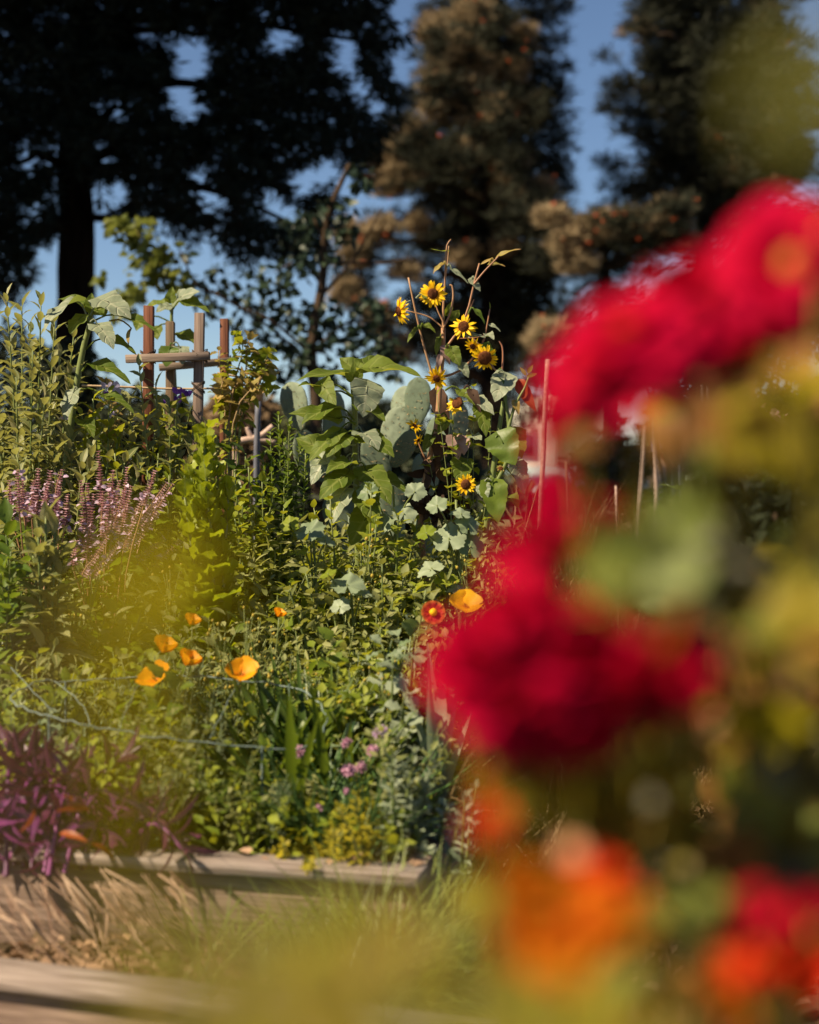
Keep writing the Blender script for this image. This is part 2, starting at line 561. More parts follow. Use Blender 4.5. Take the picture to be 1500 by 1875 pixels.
plank("sunlit_cap", (fa[0], fa[1] - 0.006), (fb[0] + .012, fb[1] - 0.006), 0.2805, 0.300, 0.075, m_cap, bed)
plank("side_board", (0.0, 2.545), (0.32, 4.0), 0.06, 0.292, 0.04, m_board, bed)
mbx = MB(); box(mbx, (-0.02, 2.57, 0.17), (0.07, 0.05, 0.22)); mbx.build("corner_post", m_board, bed)
edg = thing("timber_edging", "pale plank edging at the foot of the raised bed beside bark mulch", "edging", (-0.35, 2.28, 0))
plank("edging_plank", (-1.1, 2.515), (0.12, 2.11), -0.15, 0.166, 0.05, m_board, edg)
plank("sunlit_cap", (-1.1, 2.515), (0.12, 2.11), 0.1665, 0.186, 0.085, m_cap, edg)  # added cap, coloured pale like a sunlit top edge
for t_ in (0.16, 0.62):
    q = np.array([-1.1, 2.515]) * (1 - t_) + np.array([0.12, 2.11]) * t_
    mbx = MB(); box(mbx, (q[0] - 0.012, q[1] - 0.05, 0.0), (0.045, 0.045, 0.3)); mbx.build("peg", m_board, edg)

# bark mulch between edging and bed, and right of the bed
mb = MB()
def chips(cx, cy, sx, sy, n, lo=0.012, hi=0.045, dz=0.01):
    x = rng.normal(cx, sx, n); y = rng.normal(cy, sy, n)
    p = np.stack([x, y, gz(x, y) + rng.random(n) * 0.02 + dz], -1)
    d = rdir(n, -0.25, 0.35)
    place(mb, leaf_tpl('blade', 3, 3, 0.5), p, d, np.stack([rng.normal(0, .4, n), rng.normal(0, .4, n), np.ones(n)], -1), rng.uniform(lo, hi, n), rng.uniform(0.005, 0.013, n), 0.5)
chips(-0.45, 2.47, 0.35, 0.05, 1300, dz=0.015)
chips(0.55, 2.9, 0.25, 0.4, 2200)
chips(0.8, 3.6, 0.5, 0.6, 1800)
m_chip = leaf_mat("bark_mulch", (0.12, 0.065, 0.04), (0.42, 0.27, 0.17), trans=0.0, rough=0.85, spec=0.15)
tag(mb.build("bark_mulch", m_chip), kind="stuff")

# ------------------------------------------------------------------ trees
def tufts(mb, cen, k, L, W, zlo=-0.3, zhi=0.95, droop=0.4, spread=0.35, rnd=None, tpl=T_NEEDLE):
    """k needle leaves round each tuft centre"""
    n = len(cen)
    c = np.repeat(cen, k, axis=0)
    d = rdir(n * k, zlo, zhi)
    ll = L * rng.uniform(0.6, 1.25, n * k)
    c = c + d * (ll * spread * rng.random(n * k))[:, None]
    r = np.repeat(rng.random(n) if rnd is None else rnd, k) * 0.75 + 0.25 * rng.random(n * k)
    place(mb, tpl, c, d, rdir(n * k, -1, 1), ll, W * rng.uniform(0.7, 1.3, n * k), droop, r)

def fill(boughs, D, dens, rpx, jit=1.0):
    """tuft centres filling ellipsoid boughs given as photo positions at depth D (+offset)"""
    out = []
    for b in boughs:
        x, y, r = b[:3]; off = b[3] if len(b) > 3 else 0.0
        n = max(3, int(dens * (r / rpx) ** 2))
        c = P(x, y, D + off)
        rad = px2m(r, D + off)
        d = rdir(n, -1, 1) * (rng.random(n) ** 0.4)[:, None]
        out.append(c + d * rad * np.array([1.05, 1.25, 0.95]) * jit)
    return np.concatenate(out)

def limb(mb, a, b, r0, r1, sag=0.0, S=9, sides=7):
    a = np.array(a, float); b = np.array(b, float)
    m = (a + b) / 2 + np.array([0, 0, sag])
    return tube(mb, [a, m, b], r0, r1, S, sides, wob=0.25 * r0)

# -- dark evergreen: trunk in view, its crown fills the upper corner and goes on above
D1 = 11.0
t1 = thing("evergreen_tree", "dark evergreen with a thick trunk and drooping sprays in deep shade", "tree", (*P(138, 850, D1)[:2], 0.0))
mb = MB()
base = P(138, 860, D1); base[2] = 0.0
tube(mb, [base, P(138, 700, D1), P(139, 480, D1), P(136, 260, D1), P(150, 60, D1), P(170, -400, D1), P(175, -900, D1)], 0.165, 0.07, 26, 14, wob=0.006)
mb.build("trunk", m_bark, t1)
mb = MB()
limb(mb, P(150, 398, D1), P(330, 392, D1 - 0.3), 0.035, 0.018, 0.0)
limb(mb, P(325, 392, D1 - 0.3), P(520, 440, D1 - 0.5), 0.018, 0.008, 0.02)
mb.build("branch", m_bark, t1)
for tx, ty, hy in ((420, 250, 300), (620, 200, 160), (700, 80, 40), (20, 300, 330), (-120, 250, 200), (380, 60, 100), (560, 420, 300), (40, 460, 420), (250, 200, 260)):
    mb = MB(); limb(mb, P(140, hy, D1), P(tx, ty, D1 + rng.uniform(-1, 1)), 0.05, 0.012, 0.1); mb.build("branch", m_bark, t1)
holes = [(352, 100, 26, 46, 1), (335, 165, 22, 38, 1), (350, 200, 16, 12, 1), (512, 62, 22, 26, 1), (632, 95, 22, 36, 1), (655, 150, 14, 20, 1),
         (745, 112, 22, 30, 1), (205, 192, 14, 9, 1), (52, 285, 14, 18, 1), (102, 285, 6, 26, 1), (268, 50, 10, 10, 1), (80, 470, 14, 26, 1), (60, 380, 8, 8, 1),
         (735, 20, 16, 30, 1), (690, 195, 14, 14, 1), (640, 345, 22, 26, 1), (560, 330, 22, 22, 1), (370, 330, 14, 26, 1), (400, 365, 14, 14, 1), (530, 385, 16, 16, 1), (495, 370, 14, 20, 1), (600, 300, 18, 16, 1), (190, 275, 12, 14, 1), (215, 350, 18, 20, 1)]
def low_edge(x):
    return np.interp(x, [-200, 0, 60, 98, 110, 170, 182, 250, 380, 420, 480, 560, 600, 660, 720, 760], [560, 545, 500, 460, 300, 300, 372, 392, 415, 450, 470, 460, 400, 330, 240, 60])
cen = []
for layer in range(3):
    n = 4300
    x = rng.uniform(-220, 765, n); y = rng.uniform(-160, 545, n)
    edge = low_edge(x) + rng.normal(0, 16, n) + 14 * np.sin(x / 17.0)
    ok = y < edge
    for hx, hy, ha, hb, _ in holes:
        ok &= ((x - hx) / (ha + 13)) ** 2 + ((y - hy) / (hb + 12)) ** 2 > rng.uniform(0.75, 1.15, n)
    ok &= (x < 730 + 30 * np.sin(y / 23.0))
    x, y = x[ok], y[ok]
    cen.append(P(x, y, D1 + (layer - 1) * 0.9 + rng.uniform(-0.4, 0.4, len(x))))
cen = np.concatenate(cen)
mb = MB()
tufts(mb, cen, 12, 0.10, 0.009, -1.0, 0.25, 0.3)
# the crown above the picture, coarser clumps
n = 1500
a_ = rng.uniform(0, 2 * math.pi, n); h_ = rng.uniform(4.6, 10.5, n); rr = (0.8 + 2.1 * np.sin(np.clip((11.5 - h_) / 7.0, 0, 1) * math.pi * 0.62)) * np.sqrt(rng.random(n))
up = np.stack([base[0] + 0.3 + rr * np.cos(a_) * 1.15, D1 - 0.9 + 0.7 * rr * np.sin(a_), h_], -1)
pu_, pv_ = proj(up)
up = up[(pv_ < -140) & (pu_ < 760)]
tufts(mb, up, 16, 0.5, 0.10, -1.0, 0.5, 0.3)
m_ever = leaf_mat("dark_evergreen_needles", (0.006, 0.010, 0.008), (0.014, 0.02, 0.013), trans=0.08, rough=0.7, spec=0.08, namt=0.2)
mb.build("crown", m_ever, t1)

# -- brown-green tree with orange shoots, lit from the side
def bough_tree(name, label, D, trunk_pts, r0, boughs, dens, rpx, k, L, W, mat, shoot=None, nshoot=0, core=None, brown=None, nbr=0.0):
    bs = np.array(trunk_pts[0], float)
    t = thing(name, label, "tree", (bs[0], bs[1], 0.0))
    mbt = MB()
    tp = tube(mbt, trunk_pts, r0, r0 * 0.3, 24, 12, wob=0.01)
    mbt.build("trunk", m_bark, t)
    for b in boughs[::2]:
        mbb = MB()
        e = P(b[0], b[1], D + (b[3] if len(b) > 3 else 0))
        i_ = int(np.argmin(np.abs(tp[:, 2] - (e[2] - 0.25))))
        limb(mbb, tp[i_], e, r0 * 0.3, 0.012, 0.08)
        mbb.build("branch", m_bark2, t)
    c = fill(boughs, D, dens, rpx)
    mbc = MB()
    tufts(mbc, c, k, L, W)
    mbc.build("crown", mat, t)
    if brown is not None:                       # sunlight put into the colour: pale brown tufts on the lit boughs
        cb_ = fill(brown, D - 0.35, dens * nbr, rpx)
        mbz = MB(); tufts(mbz, cb_, k + 8, L * 0.9, W, -0.2, 0.95, 0.2, 0.2); mbz.build("sunlit_tuft_foliage", m_brown, t); c = cb_
    if core is not None:
        mbd = MB()
        tufts(mbd, fill(core, D + 0.9, dens * 0.55, rpx), k, L * 1.5, W * 1.9)
        mbd.build("inner_foliage", mat, t)
    if shoot is not None:
        s = c[rng.choice(len(c), nshoot, replace=False)] + np.stack([rng.normal(0, .06, nshoot), rng.normal(-0.16, .05, nshoot), rng.normal(0.05, .07, nshoot)], -1)
        mbs = MB()
        place(mbs, leaf_tpl('lance', 4, 4, 0.6), np.repeat(s, 3, 0), rdir(nshoot * 3, 0.3, 1), rdir(nshoot * 3, -.3, .3), 0.045, 0.013, 0.0)
        mbs.build("blossoms", shoot, t)  # holds the orange new shoots of the tufts
    return t
m_brown = leaf_mat("sunlit_brown_needles", (0.17, 0.126, 0.068), (0.43, 0.33, 0.20), trans=0.2, rough=0.65, spec=0.15, namt=0.3, nscale=6)
m_brown2 = leaf_mat("shaded_olive_needles", (0.012, 0.015, 0.01), (0.04, 0.042, 0.025), trans=0.1, rough=0.65, spec=0.12, namt=0.3, nscale=6)  # shaded copy of the needle colour; the brown above is the sunlit one
m_shoot = leaf_mat("orange_shoots", (0.42, 0.07, 0.02), (0.6, 0.13, 0.03), trans=0.2, rough=0.6)
D2 = 18.0
bg2 = [(870, 30, 62, .3), (830, 100, 58, -.5), (800, 170, 50, -.4), (880, 130, 60, 0), (945, 120, 52, -.2), (905, 215, 62, -.6), (965, 215, 52, -.5), (1000, 150, 46, .6),
       (745, 255, 52, -.5), (770, 310, 55, -.6), (715, 330, 45, -.2), (830, 290, 58, -.7), (940, 300, 50, -.6), (860, 370, 70, .7), (800, 360, 46, -.2), (955, 390, 56, -.8),
       (1010, 290, 45, .7), (1025, 240, 34, .5), (900, 450, 70, .6), (700, 420, 42, -.2), (660, 470, 42, -.3), (655, 530, 40, -.2), (690, 585, 42, -.4), (760, 470, 52, .4),
       (1000, 400, 42, -.6), (890, 540, 70, .8), (930, 610, 62, .9), (850, 620, 56, .6), (780, 560, 46, .2), (1030, 440, 44, -.5), (900, 60, 60, -.4), (970, 40, 60, .2), (1010, 20, 40, .2),
       (790, 40, 42, .2), (880, -70, 80, 0), (960, -90, 80, 0), (1000, 90, 36, .2), (720, 640, 40, .2), (760, 640, 36, -.2), (1020, 500, 50, .6), (1000, 580, 46, .8), (1010, 340, 46, .3), (760, 190, 36, .2), (690, 270, 34, .3),
       (640, 430, 30, 0), (625, 500, 26, 0)]
core2 = [(870, 60, 80), (900, 160, 95), (920, 260, 95), (870, 350, 100), (900, 450, 110), (900, 560, 110), (900, 650, 110), (800, 420, 70), (800, 260, 70), (960, 350, 70), (960, 480, 80), (980, 590, 70), (980, 200, 60), (800, 620, 70), (820, 130, 60)]
brown2 = [(862, 30, 34), (830, 95, 40), (800, 150, 34), (880, 120, 34), (800, 205, 30), (905, 215, 46), (965, 205, 30), (745, 258, 42), (770, 312, 44), (715, 330, 36), (830, 290, 44), (935, 300, 34), (960, 385, 40), (930, 345, 28),
          (690, 425, 32), (655, 470, 34), (640, 540, 32), (690, 585, 34), (760, 410, 24), (860, 160, 30), (1000, 400, 34), (740, 500, 26), (720, 640, 30), (880, 40, 30), (960, 70, 24), (700, 285, 28), (790, 60, 30), (1020, 440, 34), (985, 350, 26), (850, 470, 26), (925, 450, 24), (940, 130, 28), (870, 230, 30), (630, 430, 24)]
b2 = P(905, 900, D2); b2[2] = 0
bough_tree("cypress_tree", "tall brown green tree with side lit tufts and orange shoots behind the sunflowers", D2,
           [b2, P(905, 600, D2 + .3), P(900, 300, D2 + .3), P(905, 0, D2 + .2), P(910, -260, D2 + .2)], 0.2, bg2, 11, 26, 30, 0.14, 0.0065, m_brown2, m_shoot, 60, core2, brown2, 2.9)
bg3 = [(1100, 425, 48, -.3), (1150, 420, 46, -.5), (1200, 425, 50, -.4), (1235, 400, 36, -.6), (1240, 445, 42, -.3), (1060, 470, 50, 0), (1110, 490, 50, .3), (1180, 480, 55, .4), (1240, 380, 28, -.6), (1000, 470, 44, .2), (1040, 420, 36, 0), (1090, 560, 60, .5), (1000, 640, 46, 0), (1050, 620, 60, .4), (1150, 580, 60, .5), (1000, 700, 40, 0.2), (970, 760, 40, .4)]
b3 = P(1120, 900, 16.0); b3[2] = 0
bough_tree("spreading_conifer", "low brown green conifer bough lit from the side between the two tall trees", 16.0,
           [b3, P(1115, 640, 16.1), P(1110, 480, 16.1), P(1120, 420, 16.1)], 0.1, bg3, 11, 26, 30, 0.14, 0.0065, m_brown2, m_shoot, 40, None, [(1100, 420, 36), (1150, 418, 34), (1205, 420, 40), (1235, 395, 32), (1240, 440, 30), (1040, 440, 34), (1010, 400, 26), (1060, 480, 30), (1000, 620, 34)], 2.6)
D4 = 19.5
bg4 = [(1250, 60, 80, .2), (1290, 150, 90, -.2), (1205, 130, 50, 0), (1125, 170, 30, -.2), (1150, 215, 38, 0), (1105, 115, 18, -.2), (1115, 200, 22, 0), (1185, 260, 56, 0), (1260, 260, 85, -.1), (1190, 360, 58, .1), (1120, 300, 24, 0),
       (1340, 320, 85, -.3), (1400, 240, 75, -.6), (1440, 150, 62, -.8), (1400, 70, 70, -.4), (1460, 300, 60, -.5), (1300, 400, 80, 0), (1390, 400, 70, -.3), (1340, 60, 80, -.1), (1230, -50, 80, 0), (1330, -60, 90, 0), (1420, -40, 70, 0),
       (1170, 60, 32, -.5), (1190, 20, 40, 0), (1140, 350, 40, .2), (1180, 440, 46, .3), (1480, 210, 40, -.5), (1490, 400, 50, 0), (1150, 160, 24, 0), (1290, 480, 40, 0.6), (1210, 430, 40, .5), (1480, 90, 18, -.3)]
core4 = [(1250, 60, 80), (1290, 160, 100), (1270, 260, 90), (1250, 350, 80), (1330, 250, 100), (1340, 380, 100), (1380, 140, 80), (1340, 60, 80), (1400, 310, 80), (1230, 170, 70), (1290, -60, 90)]
b4 = P(1292, 900, D4); b4[2] = 0
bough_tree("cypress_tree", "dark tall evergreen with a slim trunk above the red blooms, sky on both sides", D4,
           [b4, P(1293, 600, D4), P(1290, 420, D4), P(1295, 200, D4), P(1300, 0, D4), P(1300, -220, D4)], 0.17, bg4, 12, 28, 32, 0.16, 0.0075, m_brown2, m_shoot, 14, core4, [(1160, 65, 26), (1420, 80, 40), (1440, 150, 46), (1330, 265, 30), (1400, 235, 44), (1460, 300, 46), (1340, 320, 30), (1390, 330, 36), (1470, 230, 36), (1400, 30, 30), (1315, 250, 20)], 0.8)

# -- slender leafy tree behind the trellis
D5 = 8.6
t5 = thing("leafy_tree", "slender broad leaved tree with open branches against the sky behind the trellis", "tree", (*P(585, 900, D5)[:2], 0.0))
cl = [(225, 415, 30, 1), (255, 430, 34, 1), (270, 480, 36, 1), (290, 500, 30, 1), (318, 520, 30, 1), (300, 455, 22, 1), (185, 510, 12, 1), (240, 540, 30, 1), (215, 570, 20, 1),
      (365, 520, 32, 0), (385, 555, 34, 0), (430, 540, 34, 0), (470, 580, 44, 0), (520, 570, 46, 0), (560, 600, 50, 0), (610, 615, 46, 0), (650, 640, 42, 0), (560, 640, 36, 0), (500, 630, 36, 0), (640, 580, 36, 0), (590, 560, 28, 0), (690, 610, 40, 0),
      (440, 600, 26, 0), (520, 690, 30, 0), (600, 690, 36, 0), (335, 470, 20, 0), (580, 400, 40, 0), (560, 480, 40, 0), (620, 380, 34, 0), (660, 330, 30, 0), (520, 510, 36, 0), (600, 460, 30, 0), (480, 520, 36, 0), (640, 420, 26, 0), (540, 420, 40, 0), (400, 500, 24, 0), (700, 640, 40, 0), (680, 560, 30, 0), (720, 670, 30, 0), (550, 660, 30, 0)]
mb = MB()
tb = P(585, 900, D5); tb[2] = 0
tr_ = tube(mb, [tb, P(580, 760, D5), P(570, 640, D5), P(590, 520, D5), P(600, 400, D5), P(640, 300, D5)], 0.045, 0.012, 20, 9)
mb.build("trunk", m_bark2, t5)
mb = MB()
for b in ((P(580, 700, D5), P(520, 620, D5), P(400, 540, D5 - .2), P(300, 500, D5 - .3), P(250, 420, D5 - .4)), (P(575, 640, D5), P(640, 590, D5), P(720, 600, D5)), (P(590, 540, D5), P(650, 470, D5), P(700, 380, D5 + .2)), (P(600, 480, D5), P(700, 482, D5), P(760, 470, D5)),
          (P(572, 650, D5), P(500, 590, D5 - .2), P(440, 560, D5 - .2)), (P(590, 520, D5), P(550, 480, D5), P(500, 500, D5)), (P(400, 540, D5 - .2), P(360, 520, D5 - .2), P(330, 460, D5 - .2)), (P(590, 510, D5), P(600, 470, D5), P(575, 400, D5))):
    mb = MB(); tube(mb, list(b), 0.012, 0.004, 14, 6); mb.build("branch", m_bark2, t5)
m_dleaf = leaf_mat("shaded_dark_green_leaves", (0.012, 0.025, 0.016), (0.03, 0.05, 0.025), trans=0.16, rough=0.45, spec=0.3, namt=0.2)
m_lleaf = leaf_mat("sunlit_yellow_green_leaves", (0.10, 0.13, 0.02), (0.19, 0.2, 0.03), trans=0.45, rough=0.45, spec=0.3, namt=0.2)  # lit and shaded copies of the same tree's leaf colour
for nm, mt, fl in (("crown", m_dleaf, 0), ("lit_foliage", m_lleaf, 1)):
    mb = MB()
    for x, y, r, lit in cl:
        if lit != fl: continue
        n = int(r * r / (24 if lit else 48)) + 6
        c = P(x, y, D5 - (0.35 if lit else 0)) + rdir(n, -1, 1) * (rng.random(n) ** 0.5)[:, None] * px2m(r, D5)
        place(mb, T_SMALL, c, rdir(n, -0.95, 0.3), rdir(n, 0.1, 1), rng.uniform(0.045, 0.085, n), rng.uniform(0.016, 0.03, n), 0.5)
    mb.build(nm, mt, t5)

# ------------------------------------------------------------------ far side of the garden
m_white = solid_mat("white_painted_wall", (0.70, 0.66, 0.56), (0.80, 0.77, 0.68), rough=0.8, scale=3, bump=0.1)
m_roof = solid_mat("grey_roof", (0.10, 0.09, 0.09), (0.2, 0.18, 0.17), rough=0.85, scale=20)
m_glass = solid_mat("dark_window_pane", (0.02, 0.025, 0.03), (0.05, 0.06, 0.07), rough=0.08, spec=0.6, scale=2, bump=0)
sh = thing("garden_shed", "white painted shed beyond the garden, beside the sunflower stems", "shed", (1.75, 22.0, 0.03))
mb = MB(); box(mb, (2.02, 22.9, 0.92), (1.5, 2.0, 1.78), bev=0.02); mb.build("wall", m_white, sh)
mb = MB()
for s in (-1, 1):
    aR = R(24) * s
    rot = np.array([[math.cos(aR), 0, math.sin(aR)], [0, 1, 0], [-math.sin(aR), 0, math.cos(aR)]])
    box(mb, (2.02 + s * 0.43, 22.9, 1.99), (1.0, 2.2, 0.05), rot)
mb.build("roof", m_roof, sh)
mb = MB(); box(mb, (2.39, 21.89, 0.75), (0.5, 0.04, 1.3)); mb.build("door", m_stake_grey, sh)
mb = MB(); box(mb, (1.64, 21.89, 1.1), (0.4, 0.03, 0.4)); w_ = mb.build("window", m_white, sh)
mb = MB(); box(mb, (1.64, 21.87, 1.1), (0.33, 0.02, 0.33)); mb.build("pane", m_glass, w_)

m_tarp = solid_mat("pale_teal_sheet", (0.22, 0.36, 0.37), (0.36, 0.5, 0.5), rough=0.5, scale=4, bump=0.6, bdist=0.03)
tp = thing("cold_frame", "low cold frame under a pale teal sheet on the far side of the plots", "cold frame", (1.45, 15.0, 0.03))
mb = MB()
xx, yy = np.meshgrid(np.linspace(0.95, 2.3, 20), np.linspace(0, math.pi, 12), indexing='ij')
v = np.stack([xx, 15.0 - 0.45 * np.cos(yy), 0.42 + 0.42 * np.sin(yy) + 0.015 * rng.normal(0, 1, xx.shape)], -1)
mb.add(v.reshape(-1, 3), grid_faces(20, 12), np.zeros((240, 3))); mb.build("cover", m_tarp, tp)
for y_ in (14.53, 15.47):
    mb = MB(); box(mb, (1.62, y_, 0.23), (1.38, 0.04, 0.42)); mb.build("side_board", m_board, tp)

def bush(name, label, x, y, D, r, mat, n, L=0.05, W=0.016, cat="shrub", group=None, squash=0.8, gound=0.03, mats=None):
    c = P(x, y, D)
    t = thing(name, label, cat, (c[0], c[1], gound), group)
    R_ = px2m(r, D)
    st = MB(); 
    for k in range(7):
        e = c + rdir(1, -0.1, 0.9)[0] * R_ * 0.75
        tube(st, [np.array([c[0] + rng.normal(0, .03), c[1], gound]), (c * 0.5 + e * 0.5) * [1, 1, 0.75], e], 0.012, 0.004, 8, 5)
    st.build("stem", m_bark2, t)
    f = MB()
    lob = c + rdir(9, -0.5, 0.9) * R_ * 0.55 * np.array([1.15, 1, squash])
    low = np.stack([c[0] + rng.normal(0, .45, 8) * R_, c[1] + rng.normal(0, .45, 8) * R_, gound + (c[2] - gound) * np.linspace(.05, .85, 8)], -1)
    lob = np.concatenate([lob, low]); n = int(n * 1.7)
    k = rng.integers(0, len(lob), n)
    p = lob[k] + rdir(n, -1, 1) * (rng.random(n) ** 0.35)[:, None] * R_ * 0.55
    p[:, 2] = np.maximum(p[:, 2], gound + 0.02)
    place(f, T_SMALL, p, rdir(n, -0.3, 0.9), rdir(n, 0, 1), rng.uniform(0.7, 1.3, n) * L, rng.uniform(0.7, 1.3, n) * W, 0.4)
    f.build("foliage", mat, t)
    return t
m_far1 = leaf_mat("dull_green_shrub_leaves", (0.05, 0.06, 0.025), (0.13, 0.13, 0.05), trans=0.2, rough=0.6, spec=0.2)
m_far2 = leaf_mat("dry_brown_shrub_leaves", (0.13, 0.085, 0.045), (0.28, 0.19, 0.11), trans=0.15, rough=0.7, spec=0.15)
m_far3 = leaf_mat("pale_green_shrub_leaves", (0.13, 0.15, 0.08), (0.26, 0.27, 0.16), trans=0.25, rough=0.6, spec=0.2)
m_far4 = leaf_mat("dark_shrub_leaves", (0.015, 0.022, 0.012), (0.045, 0.055, 0.025), trans=0.15, rough=0.6, spec=0.2)
far = [(1235, 640, 10.6, 110, m_far4, "tall dark shrub directly behind the domed crimson bloom"), (1400, 620, 10.8, 130, m_far4, "tall dark shrub directly behind the wide crimson bloom"), (60, 700, 10.2, 130, m_far4, "dark shrub behind the grey leaved bush at the foot of the evergreen trunk"), (250, 800, 9.5, 110, m_far4, "dark shrub behind the trellis posts"), (440, 790, 9.0, 75, m_far2, "dry brown shrub behind the driftwood sticks"), (505, 830, 9.6, 80, m_far1, "dull green shrub between the grey stake and the cactus"),
       (600, 860, 8.8, 100, m_far4, "dark shrub directly behind the prickly pear"), (760, 850, 9.0, 110, m_far4, "dark shrub behind the branched sunflower"), (900, 930, 9.5, 80, m_far1, "dull green shrub behind the drooping sunflower leaves"),
       (1040, 940, 10.5, 60, m_far1, "low green shrub in front of the cold frame"), (1110, 860, 11.5, 70, m_far2, "straw coloured shrub between the wooden stakes"), (1150, 850, 12.5, 45, m_far3, "pale green shrub behind the pair of stakes"), (1385, 850, 11.0, 95, m_far3, "dull green shrub behind the tall stake beside the red bloom"),
       (1460, 800, 10.5, 100, m_far2, "dark shrub under the pink blossom"), (1480, 940, 9.0, 130, m_far1, "broad green shrub at the edge of the plots"), (1250, 985, 8.6, 70, m_far1, "green low shrub in front of the stooping gardener"), (1100, 1000, 8.0, 75, m_far2, "dry straw coloured shrub in front of the stakes"), (1380, 1010, 7.5, 120, m_far4, "dark shrub in the shade behind the red flower plant"),
       (-60, 820, 8.5, 150, m_far4, "dark shrub beside the evergreen trunk at the edge of the plot")]
for x, y, D, r, mt, lb in far:
    bush("garden_shrub", lb, x, y, D, r, mt, int(900 + r * 9), L=0.07, W=0.02, group="shrubs on the far side of the garden")
# distant hedge line that closes the view at eye height
for k, (x, y, r) in enumerate(((150, 800, 60), (330, 800, 55), (520, 800, 55), (700, 800, 60), (880, 800, 55), (1060, 790, 55), (1260, 790, 60), (1440, 780, 60))):
    bush("hedge_bush", ["dull olive bush", "tall dark bush", "broad dull green bush", "low rounded bush", "dense dark green bush", "straw tinged bush", "thick dark bush", "open olive bush"][k] + " in the distant hedge " + ["behind the evergreen trunk", "behind the trellis", "behind the grey stake", "behind the prickly pear", "beside the white shed", "behind the cold frame", "behind the stooping gardener", "behind the red blooms"][k],
         x, y, 26.0, r * 1.3, (m_far1, m_far4)[k % 2], 1500, L=0.2, W=0.06, cat="bush", group="bushes in the distant hedge")

# ------------------------------------------------------------------ leaf and petal colours of the garden
m_sage = leaf_mat("grey_green_leaves", (0.10, 0.13, 0.04), (0.27, 0.27, 0.115), vein=(0.42, 0.38, 0.17), trans=0.35, rough=0.5, spec=0.3, tcol=(0.42, 0.42, 0.05), under=(0.3, 0.28, 0.14))
m_sunleaf = leaf_mat("sunflower_leaves", (0.075, 0.12, 0.012), (0.14, 0.185, 0.025), vein=(0.22, 0.25, 0.06), trans=0.45, rough=0.55, spec=0.25, tcol=(0.42, 0.44, 0.015), under=(0.17, 0.19, 0.07), nscale=90, lateral=0.5)
m_greyleaf = leaf_mat("dusty_sunflower_leaves", (0.16, 0.2, 0.12), (0.28, 0.31, 0.21), vein=(0.36, 0.37, 0.25), trans=0.3, rough=0.5, spec=0.4, tcol=(0.34, 0.4, 0.05), under=(0.12, 0.16, 0.06), nscale=110, lateral=0.5)
m_oldleaf = leaf_mat("yellowing_leaves", (0.26, 0.22, 0.05), (0.40, 0.27, 0.07), vein=(0.4, 0.33, 0.15), trans=0.4, rough=0.55, spec=0.3, tip=(0.22, 0.1, 0.04))
m_dead = leaf_mat("withered_brown_leaves", (0.03, 0.018, 0.012), (0.10, 0.055, 0.035), trans=0.1, rough=0.8, spec=0.15)
m_wither = leaf_mat("withered_mauve_leaf", (0.25, 0.15, 0.14), (0.36, 0.24, 0.2), trans=0.2, rough=0.8, spec=0.15)
m_stemg = leaf_mat("green_stems", (0.12, 0.16, 0.04), (0.21, 0.24, 0.08), trans=0.1, rough=0.5, spec=0.35)
m_stemr = leaf_mat("reddish_dry_stems", (0.28, 0.12, 0.065), (0.40, 0.24, 0.12), trans=0.05, rough=0.5, spec=0.35)
m_petal = leaf_mat("yellow_ray_petals", (0.9, 0.56, 0.008), (0.92, 0.66, 0.012), trans=0.35, rough=0.55, spec=0.2, tcol=(0.95, 0.5, 0.01), nscale=160, namt=0.12, base=(0.8, 0.38, 0.01))
m_disc = leaf_mat("brown_disc_florets", (0.06, 0.022, 0.01), (0.17, 0.06, 0.02), trans=0.0, rough=0.9, spec=0.1)
m_sepal = leaf_mat("green_sepals", (0.10, 0.16, 0.03), (0.17, 0.21, 0.05), trans=0.2, rough=0.5)
m_cactus = leaf_mat("blue_green_cactus_skin", (0.10, 0.14, 0.09), (0.20, 0.24, 0.165), trans=0.0, rough=0.65, spec=0.25, nscale=45, namt=0.75)
m_lime = leaf_mat("bright_lime_leaves", (0.20, 0.26, 0.01), (0.30, 0.34, 0.02), vein=(0.34, 0.38, 0.08), trans=0.42, rough=0.45, spec=0.4, tcol=(0.45, 0.5, 0.01))
m_pale = leaf_mat("pale_lobed_leaves", (0.11, 0.165, 0.07), (0.30, 0.35, 0.235), vein=(0.30, 0.34, 0.2), trans=0.3, rough=0.5, spec=0.4, tcol=(0.3, 0.38, 0.06), under=(0.13, 0.18, 0.08))
m_weed = leaf_mat("weed_leaves", (0.13, 0.185, 0.012), (0.29, 0.32, 0.035), trans=0.42, rough=0.55, spec=0.25, tcol=(0.48, 0.46, 0.02))
m_weed2 = leaf_mat("dusty_weed_leaves", (0.15, 0.175, 0.05), (0.30, 0.30, 0.12), trans=0.35, rough=0.6, spec=0.2, tcol=(0.42, 0.42, 0.05))
m_weed3 = leaf_mat("deep_green_leaves", (0.06, 0.115, 0.01), (0.14, 0.19, 0.02), trans=0.4, rough=0.45, spec=0.4, tcol=(0.25, 0.33, 0.02))
m_poppy = leaf_mat("orange_poppy_petals", (0.86, 0.34, 0.006), (0.9, 0.42, 0.008), trans=0.4, rough=0.5, spec=0.2, tcol=(0.95, 0.4, 0.008), nscale=60, namt=0.1, base=(0.85, 0.22, 0.006))
m_feather = leaf_mat("feathery_poppy_leaves", (0.13, 0.18, 0.09), (0.22, 0.26, 0.14), trans=0.3, rough=0.6, spec=0.2)
m_spike = leaf_mat("mauve_flower_spikes", (0.42, 0.22, 0.26), (0.68, 0.48, 0.52), trans=0.25, rough=0.6, spec=0.2, tcol=(0.6, 0.3, 0.35), tip=(0.34, 0.15, 0.17))
